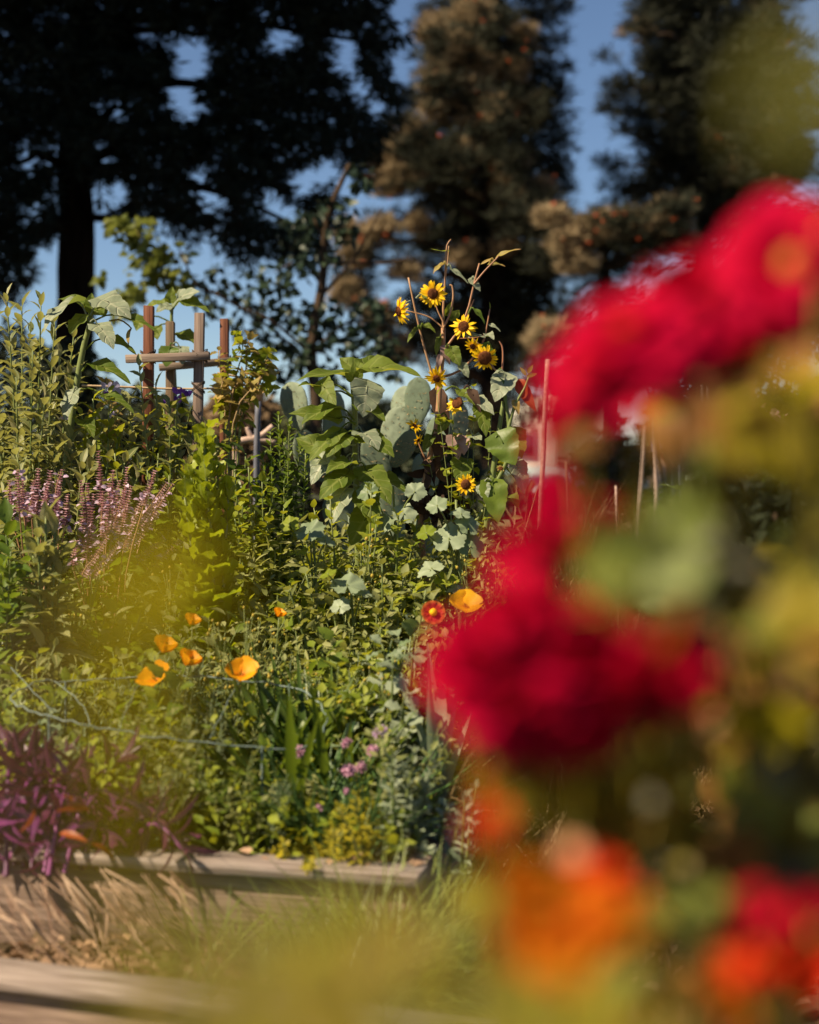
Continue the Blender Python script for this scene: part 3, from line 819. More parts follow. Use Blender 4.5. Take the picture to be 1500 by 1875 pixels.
m_floret = leaf_mat("pale_lilac_florets", (0.46, 0.32, 0.46), (0.62, 0.48, 0.58), trans=0.3, rough=0.6, spec=0.2)
m_violet = leaf_mat("violet_blossoms", (0.10, 0.02, 0.24), (0.26, 0.09, 0.42), trans=0.3, rough=0.5, spec=0.2)
m_purple = leaf_mat("purple_leaves", (0.05, 0.006, 0.04), (0.24, 0.04, 0.19), vein=(0.26, 0.08, 0.24), trans=0.15, rough=0.45, spec=0.4, tcol=(0.16, 0.01, 0.06), under=(0.07, 0.01, 0.04))
m_rust = leaf_mat("rusty_red_leaves", (0.20, 0.02, 0.01), (0.32, 0.06, 0.01), trans=0.35, rough=0.45, spec=0.3)
m_chive = leaf_mat("chive_blades", (0.05, 0.12, 0.03), (0.11, 0.19, 0.06), trans=0.25, rough=0.4, spec=0.4)
m_pink = leaf_mat("pink_chive_heads", (0.48, 0.24, 0.36), (0.66, 0.40, 0.5), trans=0.3, rough=0.6, spec=0.15)
m_leek = leaf_mat("dark_leek_blades", (0.035, 0.075, 0.012), (0.09, 0.13, 0.02), trans=0.35, rough=0.4, spec=0.4, tcol=(0.22, 0.3, 0.015))
m_greyherb = leaf_mat("silver_herb_leaves", (0.17, 0.21, 0.13), (0.29, 0.33, 0.22), trans=0.25, rough=0.6, spec=0.25)
m_dill = leaf_mat("yellow_green_herb", (0.30, 0.26, 0.015), (0.42, 0.34, 0.02), trans=0.35, rough=0.5, spec=0.25)
m_gold = leaf_mat("tiny_yellow_buds", (0.30, 0.24, 0.03), (0.55, 0.38, 0.05), trans=0.2, rough=0.6)
m_grass = leaf_mat("grass_blades", (0.12, 0.17, 0.03), (0.24, 0.27, 0.07), trans=0.35, rough=0.45, spec=0.35, tcol=(0.35, 0.4, 0.04))
m_dry = leaf_mat("dry_straw_blades", (0.30, 0.2, 0.09), (0.46, 0.33, 0.17), trans=0.25, rough=0.6, spec=0.25)
m_net = solid_mat("blue_green_coated_wire", (0.08, 0.12, 0.11), (0.2, 0.25, 0.22), rough=0.5, scale=60)
m_drift = solid_mat("pale_driftwood", (0.30, 0.2, 0.16), (0.5, 0.37, 0.3), rough=0.7, scale=14, stretch=(6, 1, 6))
m_metal = solid_mat("blue_grey_stake", (0.08, 0.085, 0.11), (0.15, 0.15, 0.18), rough=0.6, scale=14)

def gnd(x, D):
    """ground point under photo column x at depth D"""
    p = P(x, 900, D)
    return np.array([p[0], p[1], float(gz(p[0], p[1])) - 0.01])

def spiral_leaves(mb, path, n, tpl, L0, L1, wr, t0=0.1, t1=1.0, elev0=0.2, elev1=0.9, bend=0.5, jit=0.25, upn=True):
    """n leaves in a spiral round a stem path; length from L0 (low) to L1 (top), width ratio wr"""
    S = len(path)
    t = np.linspace(t0, t1, n) + rng.normal(0, 0.3 / n, n)
    t = np.clip(t, 0, 1)
    f = t * (S - 1); i = np.minimum(f.astype(int), S - 2); u = (f - i)[:, None]
    p = path[i] * (1 - u) + path[i + 1] * u
    T = nz(path[i + 1] - path[i])
    ph = np.arange(n) * 2.399 + rng.random() * 6.28 + rng.normal(0, 0.3, n)
    A = nz(np.cross(T, np.array([0.31, 0.95, 0.12]))); B = np.cross(T, A)
    out = A * np.cos(ph)[:, None] + B * np.sin(ph)[:, None]
    s = (t - t0) / max(t1 - t0, 1e-6)
    el = elev0 + (elev1 - elev0) * s + rng.normal(0, jit, n)
    d = out * np.cos(el)[:, None] + T * np.sin(el)[:, None]
    nr = T * np.cos(el)[:, None] - out * np.sin(el)[:, None] + rng.normal(0, 0.15, (n, 3))
    L = (L0 + (L1 - L0) * s) * rng.uniform(0.75, 1.2, n)
    place(mb, tpl, p + out * 0.002, d, nr, L, L * wr * rng.uniform(0.8, 1.2, n), bend * rng.uniform(0.4, 1.5, n))

def hero_leaf(parent, a, b, D0, D1, wpx, tpl, mat, nrm=(0, -0.5, 0.9), bend=0.5, stem=None, name="leaf", flat=1.0):
    """one leaf from photo point a (petiole) to b (tip)"""
    p0 = P(a[0], a[1], D0); p1 = P(b[0], b[1], D1)
    L = np.linalg.norm(p1 - p0)
    d = nz(p1 - p0)
    n_ = np.array(nrm, float)
    # a bent leaf: aim so that its tip still lands at p1
    Xv = nz(np.cross(d, n_)); Zv = np.cross(Xv, d)
    bb = bend if abs(bend) > 1e-3 else 1e-3
    yy, zz = math.sin(bb) / bb, -(1 - math.cos(bb)) / bb
    ang = math.atan2(zz, yy); ll = math.hypot(yy, zz)
    d2 = d * math.cos(-ang) + Zv * math.sin(-ang)
    Z2 = np.cross(Xv, d2)
    mb = MB()
    place(mb, tpl, p0, d2, Z2, L / ll, px2m(wpx, D0) / 2, bb)
    if stem is not None:
        s0 = P(stem[0], stem[1], stem[2] if len(stem) > 2 else D0)
        mid = (s0 + p0) / 2 + np.array([0, 0, 0.012])
        tube(mb, [s0, mid, p0, p0 + d2 * L * 0.25], 0.0026, 0.0016, 8, 5)
    return mb.build(name, mat, parent)

def sun_head(parent, x, y, D, r, facing, npet=22, disc=0.36, droop=0.1, ragged=0.12, half=None, mat=None):
    """a sunflower head: brown disc with ray petals and green sepals below it"""
    c = P(x, y, D); Rr = px2m(r, D); f = nz(np.array(facing, float))
    rot = axes(f, (0.1, 0.05, 1))
    md = MB()
    ball(md, c + f * Rr * 0.04, Rr * disc, 18, 9, stretch=(1, 0.42, 1), bump=0.05, rot=rot)
    k = 110                                   # florets stand on the disc in a spiral
    q = np.sqrt((np.arange(k) + .5) / k); ph = np.arange(k) * 2.39996
    pos = c + (rot[:, 0][None] * (np.cos(ph) * q)[:, None] + rot[:, 2][None] * (np.sin(ph) * q)[:, None]) * Rr * disc * 0.95 + f * (Rr * disc * 0.42 * np.sqrt(1 - q * q * 0.9))[:, None]
    place(md, T_NEEDLE, pos, f + rng.normal(0, .25, (k, 3)), rdir(k, -1, 1), Rr * 0.10, Rr * 0.03, 0.0)
    fl = md.build("flower", m_disc, parent)
    mp = MB()
    for ring, (nn, sc, el) in enumerate(((npet, 1.0, 0.10), (npet // 2 + 3, 0.86, 0.32))):
        ph = np.arange(nn) / nn * 2 * math.pi + ring * 0.2 + rng.normal(0, 0.09, nn)
        if half is not None:
            ph = half[0] + (half[1] - half[0]) * (np.arange(nn) + .5) / nn + rng.normal(0, 0.09, nn)
        rad = rot[:, 0][None] * np.cos(ph)[:, None] + rot[:, 2][None] * np.sin(ph)[:, None]
        e = el - droop + rng.normal(0, 0.13, nn)
        d = rad * np.cos(e)[:, None] + f[None] * np.sin(e)[:, None]
        nr = f[None] * np.cos(e)[:, None] - rad * np.sin(e)[:, None] + rng.normal(0, 0.2, (nn, 3))
        L = Rr * (1 - disc * 0.8) * sc * rng.uniform(1 - ragged, 1 + ragged * 0.7, nn) * 1.03
        place(mp, T_PETAL, c + rad * Rr * disc * 0.78, d, nr, L, Rr * rng.uniform(0.085, 0.13, nn), rng.uniform(-0.2, 0.6, nn))
    mp.build("petals", mat or m_petal, fl)
    ms = MB(); nn = 14
    ph = np.arange(nn) / nn * 2 * math.pi
    rad = rot[:, 0][None] * np.cos(ph)[:, None] + rot[:, 2][None] * np.sin(ph)[:, None]
    place(ms, T_SMALL, c - f * Rr * 0.12 + rad * Rr * 0.12, rad - f * 0.1, f, Rr * 0.5, Rr * 0.12, -0.2)
    ball(ms, c - f * Rr * 0.1, Rr * 0.24, 10, 6, stretch=(1, 0.6, 1), rot=rot)
    ms.build("sepals", m_sepal, fl)
    return fl

def stem_px(mb, pts, D, r0, r1, S=12, sides=7, rnd=None, Ds=None):
    q = [P(x, y, D if Ds is None else Ds[i]) for i, (x, y) in enumerate(pts)]
    return tube(mb, q, r0, r1, S, sides, rng.random() if rnd is None else rnd)

# ------------------------------------------------------------------ trellis of lashed stakes
DT = 4.2
tr = thing("wooden_trellis", "square trellis of weathered stakes with lashed crossbars among sweet peas", "trellis", (*P(335, 900, DT)[:2], float(gz(P(335, 900, DT)[0], DT))))
def stake(x0, ytop, x1, ybot, D, w, mat, name="post", parent=None, dep=None):
    a = P(x1, ybot, D); b = P(x0, ytop, D)
    d = b - a; L = np.linalg.norm(d)
    me = MB(); box(me, (0, 0, 0), (w, dep or w * 1.05, L), bev=0.1)
    v = me.v[0]                                                # weather the sawn top and edges
    v += rng.normal(0, w * 0.02, v.shape)
    o = me.build(name, mat)
    rot = axes(d, (0.0, 1.0, 0.05))                            # y axis along the stake
    M = Matrix(((rot[0][0], rot[0][2], rot[0][1]), (rot[1][0], rot[1][2], rot[1][1]), (rot[2][0], rot[2][2], rot[2][1])))
    M = Matrix([[rot[r][0], -rot[r][2], rot[r][1]] for r in range(3)])
    mid = (a + b) / 2
    if parent is not None:
        mid = mid - ORG[parent.name]; o.parent = parent
    o.matrix_local = Matrix.Translation([float(c) for c in mid]) @ M.to_4x4()
    return o
stake(273, 560, 270, 980, DT + 0.0, 0.0265, m_stake_red, parent=tr)
stake(312, 589, 312, 980, DT + 0.24, 0.024, m_stake_shaded, parent=tr)
stake(366, 573, 359, 980, DT - 0.02, 0.0255, m_stake_grey, parent=tr)
stake(411, 584, 411, 980, DT + 0.26, 0.024, m_stake_red, parent=tr)
def rail(x0, y0, x1, y1, D0, D1, h, th, mat, name="crossbar"):
    a = P(x0, y0, D0); b = P(x1, y1, D1); d = b - a; L = np.linalg.norm(d)
    me = MB(); box(me, (0, 0, 0), (L, th, h), bev=0.12)
    me.v[0] += rng.normal(0, 0.0005, me.v[0].shape)
    o = me.build(name, mat)
    yv = nz(np.cross([0, 0, 1.0], d)); x_ = d / L; z_ = np.cross(x_, yv)
    M = Matrix([[x_[r], yv[r], z_[r]] for r in range(3)])
    mid = (a + b) / 2 - ORG[tr.name]; o.parent = tr
    o.matrix_local = Matrix.Translation([float(c) for c in mid]) @ M.to_4x4()
rail(231, 657, 384, 652, DT - 0.038, DT - 0.055, 0.0225, 0.019, m_rail_grey)
rail(292, 673, 424, 661, DT + 0.21, DT + 0.225, 0.021, 0.019, m_rail_grey)
mb = MB(); stem_px(mb, [(150, 706), (240, 709), (320, 712), (392, 711)], DT - 0.03, 0.0035, 0.003, 10, 6); mb.build("cane", m_cane, tr)
mb = MB(); stem_px(mb, [(398, 683), (438, 690)], DT + 0.2, 0.0035, 0.003, 4, 6); mb.build("cane", m_cane, tr)
for (x, y, D, w) in ((271, 655, DT - 0.02, 0.022), (366, 654, DT - 0.035, 0.022), (363, 711, DT - 0.025, 0.019), (411, 664, DT + .24, .02)):
    mb = MB(); c = P(x, y, D)
    for s in range(4):
        th = np.linspace(0, 2 * math.pi, 15); sg = 1 if s % 2 else -1
        tubes(mb, np.stack([c[0] + np.cos(th) * w * 0.95, c[1] + np.sin(th) * w * 1.25, c[2] + sg * np.cos(th) * w * 0.72 + 0.002 * s], -1), np.full(15, 0.0013), 5)
    mb.build("twine_tie", m_twine, tr)

# ------------------------------------------------------------------ prickly pear
DC = 4.5
cx = gnd(690, DC)
ca = thing("prickly_pear", "prickly pear cactus with blue green paddles behind the young sunflower", "cactus", cx)
def pad(x, y, rx, ry, tilt, turn, off=0.0):
    """oval paddle; tilt = lean in the picture (deg), turn = how far it turns away (deg)"""
    D = DC + off; c = P(x, y, D)
    a, b = px2m(rx, D), px2m(ry, D)
    T_, Pn = np.meshgrid(np.linspace(0.02, math.pi - 0.02, 22), np.arange(28) / 28 * 2 * math.pi, indexing='ij')
    zz = np.cos(T_); wv = np.sin(T_)
    egg = 1 - 0.22 * (-zz)                                     # wider towards the top
    egg = 1.0 + 0.18 * zz
    xx = wv * np.cos(Pn) * a * egg; yy = wv * np.sin(Pn) * a * 0.17
    yy = yy + 0.1 * a * np.sin(xx / a * 1.4) * zz
    v = np.stack([xx, yy, zz * b], -1)
    v += rng.normal(0, 0.0006, v.shape)
    cz, sz = math.cos(R(turn)), math.sin(R(turn)); ct, st_ = math.cos(R(tilt)), math.sin(R(tilt))
    Rz = np.array([[cz, -sz, 0], [sz, cz, 0], [0, 0, 1]]); Ry = np.array([[ct, 0, st_], [0, 1, 0], [-st_, 0, ct]])
    M = Ry @ Rz
    v = v.reshape(-1, 3) @ M.T + c
    i = np.arange(21)[:, None] * 28 + np.arange(28)[None]; j = np.arange(21)[:, None] * 28 + (np.arange(28)[None] + 1) % 28
    me = MB(); at_ = np.zeros((len(v), 3)); at_[:, 0] = rng.random(); at_[:, 2] = .5
    me.add(v, np.stack([i, i + 28, j + 28, j], -1).reshape(-1, 4), at_)
    o = me.build("pad", m_cactus, ca)
    sp = MB(); pts = []                                        # areoles with short spines in rows over both faces
    for gx in np.linspace(-0.75, 0.75, 5):
        for gzv in np.linspace(-0.8, 0.85, 7):
            g = gx + (0.12 if int(round(gzv * 10)) % 2 else 0)
            if g * g + gzv * gzv < 0.8:
                hgt = math.sqrt(max(0.0, 1 - g * g - gzv * gzv)) * a * 0.17
                for s in (-1, 1):
                    pts.append(M @ np.array([g * a * (1 + .18 * gzv), s * hgt, gzv * b]) + c)
    pts = np.array(pts)
    pts = np.repeat(pts, 3, 0)
    place(sp, T_NEEDLE, pts, rdir(len(pts), -0.4, 0.8), rdir(len(pts), -1, 1), 0.010, 0.0011, 0.0)
    sp.build("spines", m_dry, o)
for a in ((541, 745, 36, 46, -14, -46, .05), (765, 735, 25, 44, 3, -14, .0), (738, 742, 26, 36, 20, -30, .08), (836, 775, 24, 40, 4, 20, .2), (722, 790, 26, 48, 22, -14, .02), (612, 772, 25, 55, 4, 40, .1),
          (594, 845, 28, 38, 10, 25, .05), (690, 845, 28, 52, -10, 10, .02), (738, 822, 25, 38, 30, 40, -.03), (718, 915, 25, 42, 10, 10, -.05), (780, 870, 26, 42, -8, 20, .08), (800, 800, 24, 40, 12, -30, .2),
          (560, 830, 25, 44, -6, 30, .18), (625, 940, 34, 46, 0, 10, .1), (700, 960, 34, 46, 10, 10, .1)):
    pad(*a)
for b in (650, 720, 780):
    me = MB(); q = gnd(b, DC + .15); tube(me, [q, q * [1, 1, 1] + [0, 0, .1], P(b, 940, DC + .12)], 0.05, 0.035, 8, 12); me.build("stump_pad", m_cactus, ca)

# ------------------------------------------------------------------ young sunflower, not yet in flower
DS = 3.85
yb = gnd(655, DS)
ys_ = thing("young_sunflower", "young sunflower without a flower, thick stem and broad green leaves before the cactus", "sunflower", yb)
mb = MB(); tube(mb, [yb, P(656, 960, DS), P(652, 860, DS), P(650, 760, DS), P(646, 700, DS)], 0.0105, 0.007, 14, 10); mb.build("stem", m_stemg, ys_)
for a, b, d0, d1, w, tp_, nr, be, st_ in (
        ((640, 690), (541, 699), 0, -.06, 46, T_HEART2, (0, -.35, .9), .7, (648, 716)), ((655, 682), (622, 655), .03, .06, 40, T_HEART2, (-.2, -.6, .7), .3, (648, 712)), ((668, 676), (772, 690), -.01, -.05, 62, T_HEART2, (.1, -.42, .9), .55, (648, 716)),
        ((660, 680), (690, 652), .05, .1, 46, T_HEART2, (.2, -.5, .9), .3, (648, 712)), ((672, 706), (664, 764), -.05, -.08, 66, T_HEART, (.35, -.92, .2), .25, (652, 745)), ((598, 720), (545, 708), .0, -.1, 40, T_HEART2, (0, -.2, .95), .8, (646, 728)),
        ((590, 702), (616, 742), -.05, -.1, 40, T_HEART, (-.5, -.6, .6), .4, (646, 726)), ((614, 748), (552, 778), -.04, -.1, 54, T_HEART2, (-.15, -.5, .85), .7, (650, 770)), ((612, 832), (541, 802), -.05, -.02, 58, T_HEART2, (-.2, -.75, .6), .2, (652, 790)),
        ((616, 766), (528, 758), -.02, -.03, 46, T_HEART2, (-.1, -.7, .7), .5, (650, 778)), ((618, 792), (566, 845), -.06, -.12, 48, T_HEART, (-.4, -.75, .5), .4, (652, 775)), ((664, 792), (693, 825), -.06, -.12, 52, T_HEART, (.4, -.75, .55), .7, (651, 786)),
        ((628, 845), (578, 850), -.06, -.1, 52, T_HEART, (-.2, -.6, .75), .6, (652, 835)), ((640, 848), (597, 868), -.1, -.16, 46, T_HEART2, (-.3, -.7, .65), .7, (654, 832)), ((598, 838), (570, 888), -.08, -.1, 48, T_HEART, (-.5, -.8, .3), .3, (652, 815)),
        ((690, 880), (752, 906), -.02, -.08, 50, T_HEART2, (.2, -.5, .85), .7, (655, 862)), ((628, 902), (607, 962), -.1, -.18, 52, T_HEART, (-.35, -.9, .3), .35, (655, 890)), ((676, 940), (640, 1000), -.1, -.15, 60, T_HEART, (0, -.95, .3), .35, (656, 918)),
        ((668, 800), (722, 838), -.05, -.12, 56, T_HEART, (.35, -.75, .55), .6, (652, 792)), ((636, 868), (585, 915), -.08, -.14, 58, T_HEART, (-.35, -.8, .45), .5, (653, 852)), ((672, 862), (716, 925), -.08, -.15, 60, T_HEART, (.3, -.85, .4), .5, (655, 850)),
        ((630, 800), (598, 838), -.07, -.12, 50, T_HEART, (-.3, -.85, .4), .5, (651, 795)), ((664, 905), (690, 962), -.1, -.16, 54, T_HEART, (.25, -.9, .35), .4, (656, 895)), ((660, 745), (706, 772), -.03, -.08, 46, T_HEART2, (.3, -.6, .75), .6, (650, 745)),
        ((652, 690), (648, 662), 0, .0, 16, T_LANCE, (0, -1, .1), .2, None), ((648, 700), (632, 676), -.03, -.04, 18, T_LANCE, (0, -1, .1), .3, None), ((652, 700), (664, 672), -.03, -.04, 18, T_LANCE, (0, -1, .2), .3, None)):
    hero_leaf(ys_, a, b, DS + d0, DS + d1, w, tp_, m_sunleaf if rng.random() < 0.74 else m_greyleaf, nr, be, st_)

# ------------------------------------------------------------------ drooping sunflower beside the trellis
DL = 3.98
lb = gnd(108, DL)
sl_ = thing("drooping_sunflower", "tall sunflower with large wilting leaves and no bloom beside the evergreen trunk", "sunflower", lb)
mb = MB(); tube(mb, [lb, P(118, 900, DL), P(135, 740, DL), P(152, 640, DL), P(163, 600, DL), P(166, 568, DL)], 0.0105, 0.006, 16, 10); mb.build("stem", m_stemg, sl_)
for a, b, d0, d1, w, tp_, nr, be, st_, mt in (
        ((142, 552), (80, 610), -.04, -.12, 54, T_HEART2, (-.5, -.55, .7), .9, (163, 590), m_greyleaf), ((160, 560), (105, 548), .02, .06, 40, T_HEART2, (-.1, -.4, .9), .5, (165, 575), m_sunleaf), ((166, 566), (168, 536), 0, 0, 26, T_HEART2, (0, -.9, .3), .2, None, m_sunleaf),
        ((186, 548), (240, 584), -.03, -.08, 60, T_HEART, (.3, -.75, .6), .5, (166, 578), m_greyleaf), ((172, 572), (200, 560), -.02, .03, 46, T_HEART, (.2, -.5, .9), .4, (166, 580), m_sunleaf), ((180, 596), (208, 640), -.08, -.14, 44, T_HEART, (.4, -.85, .35), .6, (165, 590), m_greyleaf),
        ((228, 580), (292, 612), -.05, -.1, 30, T_HEART2, (.2, -.35, .95), .4, (168, 590), m_sunleaf), ((150, 580), (128, 612), -.06, -.1, 42, T_HEART, (-.4, -.8, .4), .4, (163, 596), m_sunleaf), ((196, 622), (250, 650), .0, -.03, 34, T_HEART2, (.2, -.4, .9), .6, (157, 640), m_sunleaf),
        ((240, 600), (236, 632), -.03, -.05, 12, T_LANCE, (-.6, -.7, .2), .6, (200, 588), m_oldleaf), ((172, 668), (240, 704), -.06, -.1, 40, T_HEART2, (.3, -.55, .8), .6, (150, 680), m_sunleaf), ((190, 724), (246, 758), -.06, -.12, 34, T_HEART2, (.1, -.3, .95), .5, (140, 715), m_sunleaf),
        ((134, 720), (120, 770), -.08, -.12, 44, T_HEART, (-.5, -.8, .3), .3, (142, 712), m_greyleaf), ((150, 770), (172, 802), -.08, -.14, 36, T_HEART2, (.3, -.6, .7), .6, (134, 765), m_sunleaf)):
    hero_leaf(sl_, a, b, DL + d0, DL + d1, w, tp_, mt, nr, be, st_)

# big leaved plant that climbs behind the trellis posts
DB = 4.48
bb_ = gnd(322, DB)
sq = thing("sunflower_stalk", "broad leaved sunflower stalk rising behind the trellis posts", "sunflower", bb_)
mb = MB(); tube(mb, [bb_, P(322, 800, DB), P(318, 660, DB), P(314, 585, DB), P(318, 548, DB)], 0.008, 0.004, 14, 8); mb.build("stem", m_stemg, sq)
for a, b, d0, d1, w, tp_, nr, be, st_, mt in (
        ((324, 548), (366, 534), 0, -.05, 38, T_HEART, (0, -.8, .55), .5, (318, 560), m_greyleaf), ((336, 552), (384, 572), -.02, -.05, 34, T_HEART2, (.2, -.6, .8), .4, (317, 566), m_sunleaf), ((312, 552), (316, 524), 0, 0, 22, T_HEART2, (0, -.9, .3), .3, None, m_sunleaf),
        ((310, 560), (286, 572), -.02, -.05, 30, T_HEART, (-.3, -.8, .5), .5, (316, 572), m_greyleaf), ((300, 556), (262, 566), .02, .05, 34, T_HEART2, (-.1, -.5, .8), .4, (316, 580), m_sunleaf), ((330, 612), (372, 640), 0, -.03, 34, T_HEART2, (.3, -.6, .7), .5, (316, 622), m_sunleaf),
        ((310, 640), (304, 672), -.1, -.12, 40, T_HEART, (0, -1, .2), .3, (316, 630), m_weed3), ((330, 638), (334, 668), -.06, -.1, 34, T_HEART, (.2, -.95, .2), .4, (317, 630), m_greyleaf), ((262, 582), (250, 606), .1, .08, 36, T_HEART2, (-.2, -.8, .4), .3, (312, 590), m_sunleaf), ((286, 600), (288, 622), .0, -.03, 26, T_HEART, (0, -.9, .2), .3, (315, 600), m_sunleaf)):
    hero_leaf(sq, a, b, DB + d0, DB + d1, w, tp_, mt, nr, be, st_)

# ------------------------------------------------------------------ branched sunflower in bloom
DF = 3.9
fb_ = gnd(800, DF)
sf = thing("branched_sunflower", "tall branched sunflower with yellow blooms, drying stems and ragged leaves", "sunflower", fb_)
mb = MB()
tube(mb, [fb_, P(770, 960, DF), P(783, 860, DF), P(800, 780, DF), P(806, 700, DF), P(811, 640, DF), P(812, 600, DF)], 0.009, 0.006, 18, 9, rnd=0.6)
for pts, r0, r1 in (([(812, 605), (812, 560), (816, 500), (818, 452), (826, 438)], .0052, .0018), ([(816, 505), (820, 478), (822, 450)], .003, .0015), ([(793, 690), (778, 640), (762, 575), (748, 508)], .0042, .003), ([(811, 600), (785, 580), (742, 568)], .003, .002), ([(812, 590), (803, 572), (796, 552)], .003, .002),
                    ([(812, 600), (824, 575), (830, 545), (828, 524), (823, 522)], .004, .0028), ([(814, 640), (836, 610), (856, 570), (868, 520), (878, 482)], .0048, .0028), ([(868, 520), (886, 498), (905, 478), (914, 468)], .0035, .002), ([(838, 608), (852, 588), (868, 548)], .003, .002),
                    ([(812, 690), (840, 680), (862, 660), (884, 630), (892, 596), (897, 566)], .0045, .0022), ([(858, 610), (884, 640), (905, 675), (922, 690)], .003, .003), ([(922, 690), (900, 672), (888, 672)], .003, .002), ([(918, 690), (921, 660), (920, 636), (914, 624)], .004, .0025),
                    ([(836, 620), (872, 618), (890, 612)], .002, .0015), ([(806, 760), (830, 745), (838, 738)], .003, .002), ([(783, 850), (768, 815), (762, 792)], .003, .002), ([(830, 950), (846, 915), (852, 888)], .003, .0025), ([(800, 820), (815, 800), (826, 802), (836, 830)], .003, .002)):
    stem_px(mb, pts, DF + rng.uniform(-.03, .03), r0 * .78, r1 * .8, 10, 6)
mb.build("stem", m_stemr, sf)
sun_head(sf, 793, 538, DF - .05, 26, (-.05, -.95, .12), 23, .37)
sun_head(sf, 731, 570, DF - .06, 27, (-.93, -.35, -.15), 22, .33, droop=.45)
sun_head(sf, 849, 598, DF - .06, 24, (-.25, -.85, .25), 14, .42, ragged=.3)
sun_head(sf, 866, 634, DF - .09, 18, (-.3, -.75, -.45), 12, .3, ragged=.3)
sun_head(sf, 888, 655, DF - .10, 25, (-.05, -.85, -.3), 16, .5, ragged=.3, droop=.35)
sun_head(sf, 800, 693, DF - .09, 23, (-.35, -.7, -.4), 16, .3, ragged=.3, droop=.2)
sun_head(sf, 838, 738, DF - .08, 22, (-.5, -.75, .35), 12, .5, ragged=.35, half=(-2.4, .6))
sun_head(sf, 759, 780, DF - .06, 18, (.4, -.6, .6), 9, .22, ragged=.4)
sun_head(sf, 766, 806, DF - .06, 13, (.6, -.6, -.5), 9, .25, ragged=.3)
sun_head(sf, 853, 887, DF - .1, 20, (-.1, -.95, .1), 20, .45)
